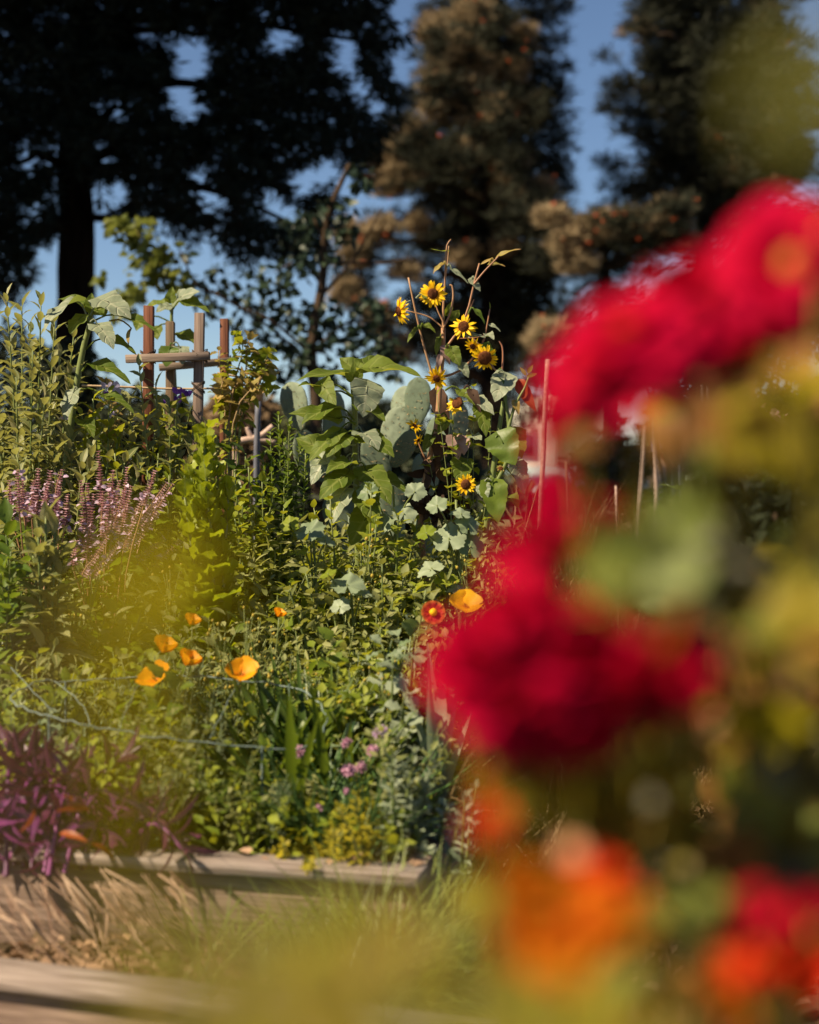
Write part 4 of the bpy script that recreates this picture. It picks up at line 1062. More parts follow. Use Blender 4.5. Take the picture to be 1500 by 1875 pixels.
for a, b, d0, d1, w, tp_, nr, be, st_, mt in (
        ((820, 460), (788, 455), 0, -.03, 10, T_HEART2, (0, -.3, .9), -.3, None, m_sunleaf), ((812, 484), (793, 502), -.02, -.03, 16, T_HEART2, (-.3, -.5, .8), .8, (817, 487), m_oldleaf), ((828, 494), (858, 520), -.02, -.03, 12, T_HEART2, (.2, -.6, .7), .4, (818, 490), m_greyleaf),
        ((912, 470), (955, 456), 0, -.02, 15, T_HEART2, (0, -.5, .85), .4, None, m_oldleaf), ((896, 484), (926, 488), -.02, -.03, 14, T_HEART2, (0, -.5, .8), .6, (905, 478), m_oldleaf), ((880, 484), (904, 472), 0, 0, 6, T_LANCE, (0, -.8, .5), .2, None, m_oldleaf), ((864, 512), (880, 534), -.02, -.03, 18, T_HEART, (.3, -.9, .3), .5, (870, 514), m_greyleaf),
        ((764, 602), (746, 628), -.02, -.04, 14, T_HEART2, (-.4, -.7, .5), .5, (769, 603), m_sunleaf), ((776, 596), (798, 610), -.02, -.03, 18, T_HEART2, (.3, -.6, .7), .9, (770, 604), m_sunleaf), ((826, 584), (842, 568), -.02, .0, 20, T_HEART2, (.4, -.8, .3), .3, (818, 592), m_sunleaf), ((818, 575), (828, 552), .03, .04, 16, T_HEART2, (.4, -.8, .3), .3, (812, 588), m_sunleaf),
        ((870, 568), (888, 594), -.03, -.04, 14, T_HEART2, (.4, -.6, .6), .5, (858, 574), m_weed3), ((896, 595), (917, 608), -.02, -.03, 12, T_HEART2, (.2, -.5, .8), .7, None, m_greyleaf), ((897, 566), (896, 552), 0, 0, 6, T_LANCE, (1, -.5, 0), .2, None, m_sunleaf), ((850, 614), (890, 618), -.05, -.06, 22, T_HEART2, (.1, -.5, .8), .3, (842, 612), m_greyleaf), ((892, 612), (905, 622), -.04, -.06, 20, T_HEART2, (.2, -.7, .6), .5, None, m_greyleaf),
        ((826, 640), (842, 670), -.04, -.06, 30, T_HEART, (.1, -.9, .3), .4, (816, 636), m_sunleaf), ((806, 620), (799, 652), .0, -.02, 16, T_HEART2, (-.5, -.8, .3), .3, (811, 615), m_sunleaf), ((846, 668), (858, 692), -.05, -.06, 20, T_HEART, (.2, -.9, .2), .4, (842, 656), m_greyleaf), ((884, 632), (908, 652), -.05, -.06, 22, T_HEART2, (.4, -.7, .5), .5, None, m_weed3), ((780, 548), (772, 540), -.05, -.09, 8, T_HEART2, (-.3, -.5, .8), .3, (762, 546), m_greyleaf), ((738, 560), (752, 550), -.05, -.09, 10, T_HEART2, (-.3, -.5, .8), .3, None, m_greyleaf),
        ((926, 690), (906, 736), -.06, -.1, 50, T_HEART, (-.1, -.9, .4), .4, (912, 682), m_greyleaf), ((922, 686), (934, 716), -.05, -.08, 30, T_HEART, (.4, -.85, .3), .4, (912, 680), m_weed3), ((845, 716), (870, 742), -.04, -.08, 32, T_HEART2, (.2, -.75, .6), .5, (815, 715), m_sunleaf), ((870, 730), (905, 760), -.05, -.1, 34, T_HEART, (.3, -.8, .5), .5, (850, 722), m_greyleaf),
        ((880, 745), (890, 800), -.06, -.1, 34, T_HEART, (.2, -.95, .2), .4, (868, 730), m_sunleaf), ((862, 716), (880, 756), -.06, -.09, 20, T_HEART2, (.2, -.8, .4), .6, (850, 712), m_dead), ((846, 800), (834, 806), -.04, -.08, 22, T_HEART, (-.2, -.8, .6), .4, (830, 786), m_greyleaf), ((846, 845), (842, 888), -.06, -.1, 44, T_HEART, (.1, -.9, .35), .4, (838, 838), m_sunleaf), ((866, 798), (882, 806), -.07, -.1, 26, T_HEART, (.2, -.8, .6), .4, (855, 790), m_greyleaf),
        ((820, 770), (802, 796), -.03, -.05, 26, T_HEART2, (-.3, -.8, .3), .4, (808, 760), m_sunleaf), ((790, 800), (776, 828), -.03, -.05, 24, T_HEART2, (-.3, -.8, .3), .4, (800, 790), m_sunleaf), ((800, 720), (820, 800), .03, .03, 34, T_HEART2, (0, -.9, .2), .6, (808, 716), m_dead), ((806, 800), (800, 850), -.02, -.02, 36, T_HEART2, (.2, -.9, .2), .6, None, m_dead), ((830, 800), (840, 842), -.05, -.06, 34, T_HEART2, (.1, -.8, .4), .9, None, m_wither),
        ((852, 802), (850, 834), -.06, -.06, 26, T_HEART2, (-.2, -.8, .4), .8, None, m_wither), ((812, 636), (824, 668), -.03, -.03, 16, T_HEART2, (-.1, -.8, .4), .9, None, m_wither), ((806, 652), (800, 680), -.04, -.03, 12, T_HEART2, (.1, -.8, .4), .9, None, m_wither)):
    hero_leaf(sf, a, b, DF + d0, DF + d1, w, tp_, mt, nr, be, st_)
me = MB()                                                                    # withered clumps hanging on the stem
c = np.repeat(np.array([P(808, 830, DF), P(800, 860, DF), P(786, 905, DF), P(780, 920, DF), P(812, 905, DF), P(800, 930, DF)]), 9, 0) + rng.normal(0, .02, (54, 3))
place(me, T_LANCEW, c, rdir(54, -1, -.2), rdir(54, -.2, .5), .06, .014, 1.2); me.build("withered_foliage", m_dead, sf)

# second flowering stem that droops on the far side of it
DG = 3.84
gb = gnd(885, DG)
sg = thing("drooping_sunflower", "sunflower with thick pale stems, nodding buds and large dull leaves against the white shed", "sunflower", gb)
mb = MB()
for pts, r0, r1 in (([(886, 1000), (905, 850), (915, 780), (922, 735)], .0085, .005), ([(900, 900), (930, 840), (932, 785), (925, 720)], .006, .004), ([(930, 790), (942, 745), (960, 712), (968, 690)], .005, .002), ([(934, 770), (926, 740), (922, 715)], .0045, .003), ([(922, 850), (940, 870), (955, 890)], .004, .002), ([(868, 960), (900, 910), (912, 870)], .0055, .003)):
    stem_px(mb, pts, DG + rng.uniform(-.02, .02), r0, r1, 10, 7)
mb.build("stem", m_stemg, sg)
for a, b, d0, d1, w, tp_, nr, be, st_, mt in (
        ((915, 800), (944, 852), -.05, -.08, 66, T_HEART, (-.15, -.95, .2), .3, (905, 810), m_weed3), ((940, 790), (955, 840), .0, -.03, 46, T_HEART, (.3, -.9, .25), .3, (925, 790), m_sunleaf), ((952, 702), (982, 754), .0, -.02, 26, T_HEART2, (-.3, -.9, .2), .2, (955, 712), m_rust), ((942, 735), (950, 760), -.02, -.03, 16, T_HEART2, (.2, -.8, .4), .4, None, m_oldleaf),
        ((966, 684), (976, 668), 0, 0, 8, T_LANCE, (0, -1, .2), .3, None, m_sunleaf), ((964, 690), (984, 684), 0, 0, 8, T_LANCE, (0, -1, .2), .3, None, m_sunleaf), ((964, 688), (952, 672), 0, 0, 7, T_LANCE, (0, -1, .2), .3, None, m_oldleaf),
        ((902, 888), (912, 958), -.06, -.1, 54, T_HEART, (.1, -.95, .2), .3, (905, 878), m_weed3), ((884, 890), (892, 915), -.06, -.08, 30, T_HEART, (-.3, -.9, .3), .4, (900, 880), m_greyleaf), ((946, 850), (960, 905), .0, .0, 40, T_HEART, (.4, -.8, .3), .5, (930, 850), m_greyleaf), ((930, 910), (950, 930), -.02, -.05, 34, T_HEART2, (.3, -.7, .6), .5, (915, 890), m_sunleaf)):
    hero_leaf(sg, a, b, DG + d0, DG + d1, w, tp_, mt, nr, be, st_)
sun_head(sg, 917, 858, DG - .03, 9, (.1, -.7, .6), 8, .5, mat=m_oldleaf)

# ------------------------------------------------------------------ lobed pale leaves (hollyhocks)
def hollyhock(label, D, base_x, leaves, flower=None):
    b = gnd(base_x, D)
    t = thing("hollyhock_plant", label, "hollyhock", b, "hollyhocks below the sunflowers")
    ms = MB(); topy = min(l[1] for l in leaves) - 10
    tube(ms, [b, (b + P(base_x, topy, D)) / 2 + [0.01, 0, 0], P(base_x, topy, D)], .005, .003, 8, 6)
    for x, y, r, nr, lift in leaves:
        c = P(x, y, D - 0.04)
        s = np.array([b[0], b[1], 0]) * [1, 1, 0] + [0, 0, max(b[2] + .05, c[2] - 0.12)]
        tube(ms, [s, (s + c) / 2 + [0, 0, .02], c], .0024, .0018, 7, 5)
        ml = MB(); n_ = nz(np.array(nr, float))
        side = nz(c - s); d = side - n_ * np.dot(side, n_)
        if np.linalg.norm(d) < .1: d = np.array([0.2, -.3, -.9])
        place(ml, T_LOBE if rng.random() < .6 else T_LOBE2, c - nz(d) * px2m(r, D) * .7, d, n_, px2m(r, D) * 2.1, px2m(r, D) * 2.1, .7)
        ml.build("leaf", m_pale if lift else m_weed, t)
    ms.build("stem", m_stemg, t)
hollyhock("hollyhock with two frosted lobed leaves below the young sunflower", 3.62, 572, [(566, 972, 32, (-.2, -.75, .6), 1), (596, 990, 24, (.3, -.5, .8), 1), (545, 1010, 22, (-.3, -.4, .8), 0), (530, 960, 22, (-.2, -.8, .5), 0)])
hollyhock("hollyhock with a broad pale drooping leaf above the weed buds", 3.45, 640, [(636, 1070, 38, (.0, -.62, .75), 1), (622, 1110, 22, (-.3, -.8, .5), 1), (668, 1085, 22, (.4, -.4, .8), 1), (600, 1050, 20, (-.3, -.5, .8), 0)])
hollyhock("hollyhock with large pale lobed leaves under the lowest sunflower bloom", 3.6, 835, [(822, 985, 40, (-.1, -.8, .55), 1), (790, 1040, 30, (-.2, -.6, .75), 1), (858, 962, 26, (.3, -.85, .4), 1), (862, 1000, 30, (.2, -.9, .35), 1), (780, 975, 22, (-.3, -.7, .6), 0), (800, 925, 24, (-.2, -.8, .5), 1), (845, 940, 22, (.2, -.6, .75), 1), (770, 1075, 26, (-.2, -.5, .8), 0), (820, 1060, 26, (.1, -.6, .8), 0), (840, 1080, 22, (.2, -.6, .8), 1)])
hollyhock("hollyhock with mixed dark and pale leaves beneath the prickly pear", 3.75, 720, [(700, 960, 26, (-.2, -.8, .5), 1), (740, 940, 28, (.1, -.8, .5), 1), (690, 1010, 24, (-.2, -.6, .7), 0), (735, 1000, 26, (.2, -.7, .6), 0), (760, 900, 24, (0, -.9, .4), 1), (672, 900, 24, (-.2, -.8, .4), 1)])

# ------------------------------------------------------------------ leafy shrubs in the sharp middle distance
def multi_stem(name, label, cat, tops, D, mat, nleaf, tpl, L0, L1, wr, base_x=None, spread=0.25, r=0.0045, t0=0.15, elev=(0.1, 0.9), bend=0.5, smat=None, group=None, below=None, jitD=0.12, extra=None):
    """a plant of several leafy stems whose tips show at the photo points in tops"""
    bx = np.mean([a[0] for a in tops]) if base_x is None else base_x
    b = gnd(bx, D)
    t = thing(name, label, cat, b, group)
    ms, ml = MB(), MB()
    for x, y in tops:
        d_ = D + rng.uniform(-jitD, jitD)
        e = P(x, y, d_)
        s0 = b * (1 - spread) + spread * np.array([e[0], e[1], 0]) + rng.normal(0, .015, 3)
        s0[2] = float(gz(s0[0], s0[1])) - .01
        m = s0 * 0.45 + e * 0.55; m[:2] = s0[:2] * 0.62 + e[:2] * 0.38
        p = spline([s0, m, e], 14)
        tubes(ms, p, np.linspace(r, r * 0.4, 14), 6)
        spiral_leaves(ml, p, nleaf, tpl, L0, L1, wr, t0, 1.0, elev[0], elev[1], bend)
    ms.build("stem", smat or m_stemg, t)
    ml.build("foliage", mat, t)
    if extra: extra(t)
    return t
T_L = leaf_tpl('lance', 6, 3, 0.45, wave=0.1)
multi_stem("sage_shrub", "tall grey green shrub with narrow upright leaves at the foot of the evergreen trunk", "shrub",
           [(12, 540), (40, 560), (75, 552), (100, 590), (20, 620), (60, 640), (110, 650), (135, 615), (30, 690), (85, 700), (-20, 580), (-30, 660), (125, 700), (55, 590), (-10, 720), (140, 680), (95, 750), (40, 760), (0, 800)], 4.05, m_sage, 46, T_L, 0.075, 0.045, 0.17, 45, 0.45, elev=(0.0, 1.0), t0=0.2, jitD=0.2)
multi_stem("sage_shrub", "grey green shrub with narrow leaves below the grey front stake of the trellis", "shrub",
           [(255, 670), (285, 700), (235, 735), (310, 740), (330, 765), (265, 770), (215, 760), (355, 775), (385, 790), (300, 800), (240, 810), (190, 790), (350, 820), (400, 810)], 4.02, m_sage, 40, T_L, 0.07, 0.045, 0.2, 300, 0.5, elev=(0.0, 1.0), t0=0.2, jitD=0.15)
multi_stem("sage_shrub", "low grey green shrub with pointed leaves behind the mauve flower spikes", "shrub",
           [(130, 800), (170, 815), (100, 830), (200, 830), (60, 850), (30, 830), (230, 840), (150, 850), (260, 850), (-10, 850)], 3.92, m_sage, 30, T_L, 0.075, 0.05, 0.2, 120, 0.5, elev=(0.0, 1.0), t0=0.2, jitD=0.12)
multi_stem("rosemary_shrub", "dark blue green fine leaved shrub between the trellis and the prickly pear", "shrub",
           [(510, 760), (530, 775), (495, 790), (550, 800), (520, 810), (480, 830), (560, 830), (500, 850), (535, 850), (470, 880), (520, 880)], 4.1, m_weed3, 80, T_LANCE, 0.038, 0.022, 0.22, 520, 0.5, elev=(0.2, 0.9), t0=0.15, jitD=0.12)
multi_stem("broad_leaf_weed", "dark leaved bushy plant filling the gap under the trellis crossbar", "plant",
           [(420, 800), (450, 830), (430, 860), (400, 850), (470, 900), (440, 900), (480, 930), (420, 930)], 3.98, m_weed3, 18, T_OVATE, 0.075, 0.045, 0.34, 440, 0.5, elev=(0.0, .7), t0=0.2)

# bright leafy fillers
multi_stem("leafy_shrub", "bright green leafy plant closing the gap between the lime lettuce and the rosemary", "plant", [(430, 870), (455, 855), (480, 880), (445, 910), (500, 900), (470, 930), (520, 930), (430, 950), (490, 960), (540, 960)], 3.85, m_weed, 24, T_OVATE, .05, .03, .32, 475, .5, elev=(.0, .8), t0=.2)
multi_stem("leafy_shrub", "bright green leafy plant below the crossbar behind the mauve spikes", "plant", [(210, 830), (250, 815), (290, 830), (320, 815), (340, 850), (270, 860), (310, 870), (230, 870), (400, 840), (200, 880), (330, 900), (290, 900)], 3.9, m_weed, 26, T_L, .06, .035, .22, 270, .5, elev=(.0, .9), t0=.2)
multi_stem("leafy_shrub", "fresh green leafy plant under the paddles of the prickly pear", "plant", [(575, 930), (605, 910), (640, 960), (690, 950), (730, 940), (765, 950), (610, 990), (660, 1000), (710, 1000), (560, 985), (755, 1000), (680, 900)], 3.7, m_weed, 24, T_OVATE, .05, .03, .32, 660, .6, elev=(.0, .8), t0=.25)
multi_stem("leafy_shrub", "soft green leafy plant among the frosted hollyhocks above the weed buds", "plant", [(700, 1030), (740, 1050), (780, 1080), (660, 1050), (720, 1090), (760, 1110), (690, 1100), (800, 1100), (600, 1060), (560, 1050), (530, 1080)], 3.42, m_weed2, 24, T_OVATE, .042, .028, .32, 680, .6, elev=(.0, .8), t0=.25)
multi_stem("fruit_shrub", "green shrub with pointed leaves between the sage and the red brown stake", "shrub", [(170, 730), (200, 720), (150, 760), (185, 770), (215, 800), (160, 800), (240, 790), (140, 820)], 4.0, m_weed, 26, T_L, .06, .04, .24, 180, .4, elev=(.0, .9), t0=.2)

multi_stem("climbing_bindweed", "small leaved climber tangled round the stems of the branched sunflower", "climber", [(800, 720), (830, 750), (868, 705), (900, 760), (860, 800), (925, 820), (785, 840), (840, 880), (890, 920), (910, 870), (770, 900), (820, 940), (870, 960)], 3.88, m_weed, 15, T_HEART2, .038, .026, .42, 850, .3, r=.0022, elev=(-.2, .7), t0=.3, bend=.6)

# lime plant gone to seed, right under the trellis
multi_stem("lettuce_plant", "bright lime green bolted lettuce standing beside the mauve flower spikes", "lettuce",
           [(376, 785), (372, 800), (350, 860), (400, 862), (338, 905), (418, 905), (362, 900), (390, 915)], 3.5, m_lime, 34, T_OBOV, 0.085, 0.04, 0.36, 375, 0.12, r=0.007, t0=0.25, elev=(0.3, 0.9), bend=-0.5, jitD=0.06)

# big weed in front of the spikes
multi_stem("mullein_plant", "upright weed with long pale green leaves in front of the mauve flower spikes", "plant",
           [(84, 945), (70, 975), (100, 975), (60, 1010), (115, 1010)], 3.3, m_sage, 26, T_LANCEW, 0.13, 0.06, 0.17, 85, 0.1, r=0.006, t0=0.2, elev=(-0.1, 1.0), bend=0.6, jitD=0.05)
multi_stem("broad_leaf_weed", "broad green leaved weed beside the long leaved upright weed near the sage", "plant",
           [(10, 960), (-10, 990), (20, 1010), (0, 1050), (40, 1060), (20, 1090)], 3.35, m_weed3, 20, T_LANCEW, 0.10, 0.06, 0.22, 10, 0.2, r=0.004, t0=0.2, elev=(0, .9))

# clary / salvia with mauve spikes
def spikes(label, pts, D, base_x):
    b = gnd(base_x, D)
    t = thing("salvia_plant", label, "salvia", b, "mauve flowering salvias")
    ms, mf, mo, ml = MB(), MB(), MB(), MB()
    for x, y, x0, y0 in pts:
        d_ = D + rng.uniform(-.14, .14)
        a, e = P(x0, y0, d_), P(x, y, d_)
        tube(ms, [b + [rng.normal(0, .05), rng.normal(0, .05), 0], (b + a) / 2 + [0, 0, .02], a, (a + e) / 2 + rng.normal(0, .004, 3), e], .0024, .0011, 14, 5)
        L = np.linalg.norm(e - a); nw = int(L / 0.0075) + 3
        for k in range(nw):
            s = (k + .5) / nw; c = a * (1 - s) + e * s
            n = 7; ph = rng.random() * 6 + np.arange(n) / n * 6.283
            ax = nz(e - a); A = nz(np.cross(ax, [.2, .9, .3])); B = np.cross(ax, A)
            o = A * np.cos(ph)[:, None] + B * np.sin(ph)[:, None]
            place(mf, T_SMALL, np.repeat(c[None], n, 0), o + ax * 0.7, ax - o * .5, (0.0165 - 0.008 * s) * rng.uniform(.7, 1.3, n), (0.006 - .003 * s), 0.4)
            if rng.random() < 0.42 * (1 - s) + .06:
                q = rng.integers(1, 4)
                oo = rdir(q, -.3, .6) + [0, -.5, 0]
                place(mo, T_PETAL, c + nz(oo) * .007, oo, rdir(q, .3, 1), 0.014, 0.005, 0.7)
    for k in range(60):
        x, y, x0, y0 = pts[rng.integers(len(pts))]
        c = (b * (s_ := rng.random()) + P(x0, y0, D) * (1 - s_)) + rng.normal(0, .02, 3)
        place(ml, T_OVATE, c[None], rdir(1, -.3, .6), rdir(1, .4, 1), .05, .014, .5)
    ms.build("stem", m_stemr, t); ml.build("foliage", m_weed3, t); mf.build("blossoms", m_spike, t); mo.build("pale_blossoms", m_floret, t)
spikes("mauve salvia whose upright spikes stand lowest beside the long leaved weed", [(18, 880, 22, 950), (32, 860, 36, 940), (42, 875, 44, 945), (70, 858, 66, 950), (62, 880, 58, 950), (92, 862, 78, 945), (85, 885, 80, 960), (113, 860, 100, 945), (105, 880, 108, 960), (124, 905, 118, 970), (50, 905, 48, 960)], 3.72, 75)
spikes("mauve salvia with the tallest upright spike, under the drooping sunflower", [(180, 826, 186, 930), (148, 880, 158, 980), (160, 885, 165, 1000), (172, 905, 160, 1010), (188, 900, 190, 990), (207, 862, 205, 960), (200, 885, 196, 980), (218, 880, 208, 985), (233, 856, 225, 950), (226, 900, 205, 1000), (240, 890, 220, 985), (168, 930, 158, 1030), (150, 950, 150, 1020)], 3.68, 180)
spikes("mauve salvia whose spikes lean towards the lime lettuce", [(283, 862, 262, 930), (306, 884, 250, 970), (316, 886, 262, 975), (298, 905, 230, 1000), (265, 900, 225, 1010), (250, 930, 190, 1040), (205, 960, 160, 1040), (195, 985, 150, 1060), (140, 990, 134, 1040), (240, 965, 190, 1050), (290, 940, 235, 1010), (300, 985, 250, 1030), (330, 990, 270, 1050), (215, 1000, 165, 1060)], 3.62, 190)

# sweet peas with violet flowers round the trellis
def pea(label, pts, D, base_x, leaves, mat, flowers, dry=0):
    b = gnd(base_x, D)
    t = thing("sweet_pea", label, "sweet pea", b, "sweet peas on the trellis")
    ms, ml, mf = MB(), MB(), MB()
    for q in pts:
        p = spline([b] + [P(x, y, D + rng.uniform(-.06, .06)) for x, y in q], 16)
        tubes(ms, p, np.linspace(.0028, .0014, 16), 5)
        spiral_leaves(ml, p, leaves, T_OVATE, .045, .03, .3, .25, 1, -.2, .6, .6)
    ms.build("stem", m_stemg if not dry else m_dry, t); ml.build("foliage", mat, t)
    for x, y, r, m_ in flowers:
        c = P(x, y, D - .07); n = 7
        f = MB(); place(f, T_FAN, c + rng.normal(0, px2m(r, D) * .35, (n, 3)), rdir(n, -.6, .8), rdir(n, -.5, .5) + [0, -1, 0], px2m(r, D) * 1.0, px2m(r, D) * .5, .7)
        f.build("flower", m_, t)
m_lil = leaf_mat("pale_lilac_pea_blossoms", (0.36, 0.32, 0.5), (0.6, 0.55, 0.7), trans=.3)
pea("sweet pea with violet flowers twining up the front stakes of the trellis", [[(300, 850), (320, 760), (337, 715)], [(280, 840), (300, 770), (296, 730)], [(330, 840), (340, 790), (350, 745)], [(310, 850), (300, 800), (262, 752)]], 4.14, 310, 12, m_weed, [(332, 715, 11, m_violet), (342, 722, 9, m_violet), (328, 728, 8, m_violet), (297, 738, 11, m_violet)])
pea("sweet pea with pale lilac blossom left of the red brown stake", [[(190, 850), (200, 780), (208, 710)], [(180, 850), (170, 790), (195, 690)], [(200, 850), (218, 800), (206, 756)]], 4.08, 195, 14, m_oldleaf, [(208, 705, 13, m_lil), (203, 716, 10, m_lil), (206, 758, 9, m_lil), (118, 765, 10, m_lil), (196, 722, 9, m_violet)], 0)
pea("yellowing sweet pea vine spreading from the rear red stake", [[(420, 800), (430, 700), (445, 640), (433, 612)], [(430, 800), (455, 720), (470, 670), (480, 650)], [(415, 790), (425, 720), (415, 670), (440, 640)], [(440, 790), (470, 720), (490, 690), (497, 705)], [(425, 780), (450, 700), (485, 660), (492, 640)], [(415, 780), (400, 740), (398, 690)], [(440, 760), (470, 690), (460, 650)]], 4.36, 425, 24, m_weed, [(433, 612, 8, m_lime)], 0)
pea("dry yellow vine tangled on the rear red stake of the trellis", [[(410, 790), (420, 740), (405, 690), (400, 640)], [(415, 800), (440, 730), (455, 700), (470, 720)], [(425, 790), (475, 700), (490, 665), (496, 690)], [(415, 770), (405, 720), (410, 690)], [(420, 760), (448, 690), (452, 640), (458, 618)]], 4.34, 420, 20, m_oldleaf, [], 1)

# grey stake and driftwood
gs = thing("garden_stake", "thin blue grey stake standing by the driftwood sticks behind the rosemary", "stake", gnd(472, 4.9))
mb = MB(); tube(mb, [gnd(468, 4.9), P(470, 850, 4.9), P(473, 735, 4.9)], .0105, .0095, 8, 8); mb.build("stake_rod", m_metal, gs)
dw = thing("driftwood_branch", "pale forked driftwood lying across behind the blue grey stake", "driftwood", P(460, 805, 5.0))
mb = MB(); stem_px(mb, [(418, 812), (450, 806), (478, 798), (500, 780)], 5.0, .013, .010, 10, 8); mb.build("main_limb", m_drift, dw)
mb = MB(); stem_px(mb, [(455, 805), (480, 806), (505, 810)], 5.0, .011, .007, 8, 8); mb.build("side_limb", m_drift, dw)
mb = MB(); stem_px(mb, [(462, 803), (455, 790), (452, 782)], 5.0, .010, .006, 8, 8); stem_px(mb, [(430, 810), (432, 860), (428, 960)], 5.0, .010, .01, 8, 8); mb.build("prop_limb", m_drift, dw)

# ------------------------------------------------------------------ stakes, branch, gardener on the far side
def rod(label, x0, y0, x1, y1, D, r, mat, group="stakes in the plots behind the red flowers"):
    a = P(x1, y1, D); b = P(x0, y0, D)
    a2 = a + (a - b) / np.linalg.norm(a - b) * max(0.02, (a[2] - float(gz(a[0], a[1]))))
    t = thing("wooden_stake", label, "stake", a2, group)
    mb = MB(); tube(mb, [a2, (a2 + b) / 2 + rng.normal(0, r * .3, 3), b], r, r * .92, 8, 8); mb.build("shaft", mat, t)
    mb = MB(); ball(mb, b, r * 1.02, 8, 6, bump=.05, stretch=(1, 1, .4)); mb.build("sawn_tip", m_drift, t)
rod("tall pale stake beside the drooping sunflower, its top against the dark tree", 1004, 660, 992, 960, 4.7, .0085, m_drift)
rod("thin cane in front of the cold frame", 1036, 845, 1040, 1000, 4.9, .004, m_cane)
rod("stout stake of the pair, nearer the gardener", 1199, 756, 1203, 915, 6.2, .010, m_drift)
rod("slanting stake of the pair, further from the gardener", 1182, 780, 1168, 970, 6.0, .008, m_drift)
rod("tall dark stake beside the bare crooked branch", 1286, 706, 1289, 880, 5.6, .0075, m_stake_grey)
rod("short bleached stake beside the tall dark one", 1297, 708, 1300, 800, 5.7, .006, m_drift)
rod("low bleached stake in the dry grass", 1128, 890, 1131, 1020, 5.2, .0045, m_drift)
rod("bent blue grey hoop stake beside the gardener's trousers", 1246, 832, 1248, 900, 7.0, .008, m_metal)
br = thing("bare_branch", "crooked bare pale branch beside the tall dark stake", "branch", gnd(1300, 5.4))
mb = MB(); stem_px(mb, [(1300, 900), (1285, 842), (1272, 835), (1258, 800), (1252, 768)], 5.4, .009, .004, 14, 8); mb.build("main_limb", m_drift, br)
mb = MB(); stem_px(mb, [(1268, 826), (1280, 826), (1296, 820)], 5.4, .006, .003, 8, 7); mb.build("side_limb", m_drift, br)
multi_stem("broad_leaf_weed", "pale broad leaf plant between the slanting stakes and the green blur of the flower plant", "plant", [(1265, 880), (1250, 900), (1290, 900), (1275, 920)], 4.9, m_pale, 6, T_HEART2, .10, .08, .34, 1270, .3, elev=(.0, .6))

# stooping gardener: one skinned body, clothes as children
def skin_body(name, nodes, edges, mat, parent=None, sub=2, loc=None):
    me = bpy.data.meshes.new(name)
    me.from_pydata([n[:3] for n in nodes], edges, [])
    o = bpy.data.objects.new(name, me); C.objects.link(o)
    md = o.modifiers.new("skin", 'SKIN'); md.use_smooth_shade = True
    for i, n in enumerate(nodes):
        sv = me.skin_vertices[0].data[i]
        r = n[3]; sv.radius = (r, r) if not isinstance(r, tuple) else r
        sv.use_root = (i == 0)
    s = o.modifiers.new("sub", 'SUBSURF'); s.levels = sub; s.render_levels = sub
    me.materials.append(mat)
    if parent: o.parent = parent
    return o
m_skin = solid_mat("skin", (0.42, 0.24, 0.16), (0.5, 0.3, 0.2), rough=.55, scale=9, bump=.05)
m_shirt = solid_mat("blue_grey_shirt", (0.16, 0.19, 0.38), (0.25, 0.28, 0.46), rough=.85, scale=14, bump=.4, bdist=.01)
m_vest = solid_mat("red_jacket", (0.34, 0.02, 0.03), (0.46, 0.04, 0.045), rough=.85, scale=14, bump=.4, bdist=.01)
m_jean = solid_mat("dark_navy_trousers", (0.01, 0.013, 0.03), (0.025, 0.03, 0.06), rough=.9, scale=20, bump=.4, bdist=.01)
m_straw = solid_mat("straw_hat", (0.26, 0.18, 0.09), (0.38, 0.28, 0.15), rough=.8, scale=50, bump=.5)
DP = 22.0
gb_ = P(1228, 900, DP)
pe = thing("person", "gardener in blue shirt, red jacket and dark trousers stooping among the far plots", "person", (gb_[0], DP, 0.03))
k_ = 0.92
def S(n): return [(x * k_, y * k_, z * k_, r * k_ if not isinstance(r, tuple) else (r[0] * k_, r[1] * k_)) for x, y, z, r in n]
body = S([(0, 0, .88, .13), (-.02, -.08, 1.02, .125), (-.06, -.2, 1.17, .13), (-.09, -.30, 1.28, .10), (-.11, -.36, 1.34, .055), (-.14, -.43, 1.40, .085), (-.16, -.47, 1.46, .08),
          (.09, 0, .84, .095), (.11, -.05, .47, .062), (.11, .02, .08, .042), (.11, -.1, .03, .035), (-.09, .02, .84, .095), (-.11, -.04, .47, .062), (-.11, .08, .08, .042), (-.11, -.04, .03, .035),
          (.10, -.28, 1.26, .055), (.2, -.32, 1.02, .042), (.16, -.5, .84, .032), (.15, -.57, .79, .028), (-.26, -.28, 1.22, .055), (-.34, -.34, 1.0, .042), (-.26, -.52, .84, .032), (-.25, -.59, .79, .028)])
bo = skin_body("body", body, [(0, 1), (1, 2), (2, 3), (3, 4), (4, 5), (5, 6), (0, 7), (7, 8), (8, 9), (9, 10), (0, 11), (11, 12), (12, 13), (13, 14), (3, 15), (15, 16), (16, 17), (17, 18), (3, 19), (19, 20), (20, 21), (21, 22)], m_skin, pe)
skin_body("trousers", S([(0, 0, .90, .15), (.09, 0, .84, .112), (.11, -.05, .47, .08), (.11, .02, .12, .068), (-.09, .02, .84, .112), (-.11, -.04, .47, .08), (-.11, .08, .12, .068), (-.01, -.05, .97, .14)]), [(0, 1), (1, 2), (2, 3), (0, 4), (4, 5), (5, 6), (0, 7)], m_jean, pe)
skin_body("jacket", S([(-.01, -.05, .95, .15), (-.03, -.12, 1.06, .15), (-.05, -.18, 1.13, .15)]), [(0, 1), (1, 2)], m_vest, pe)
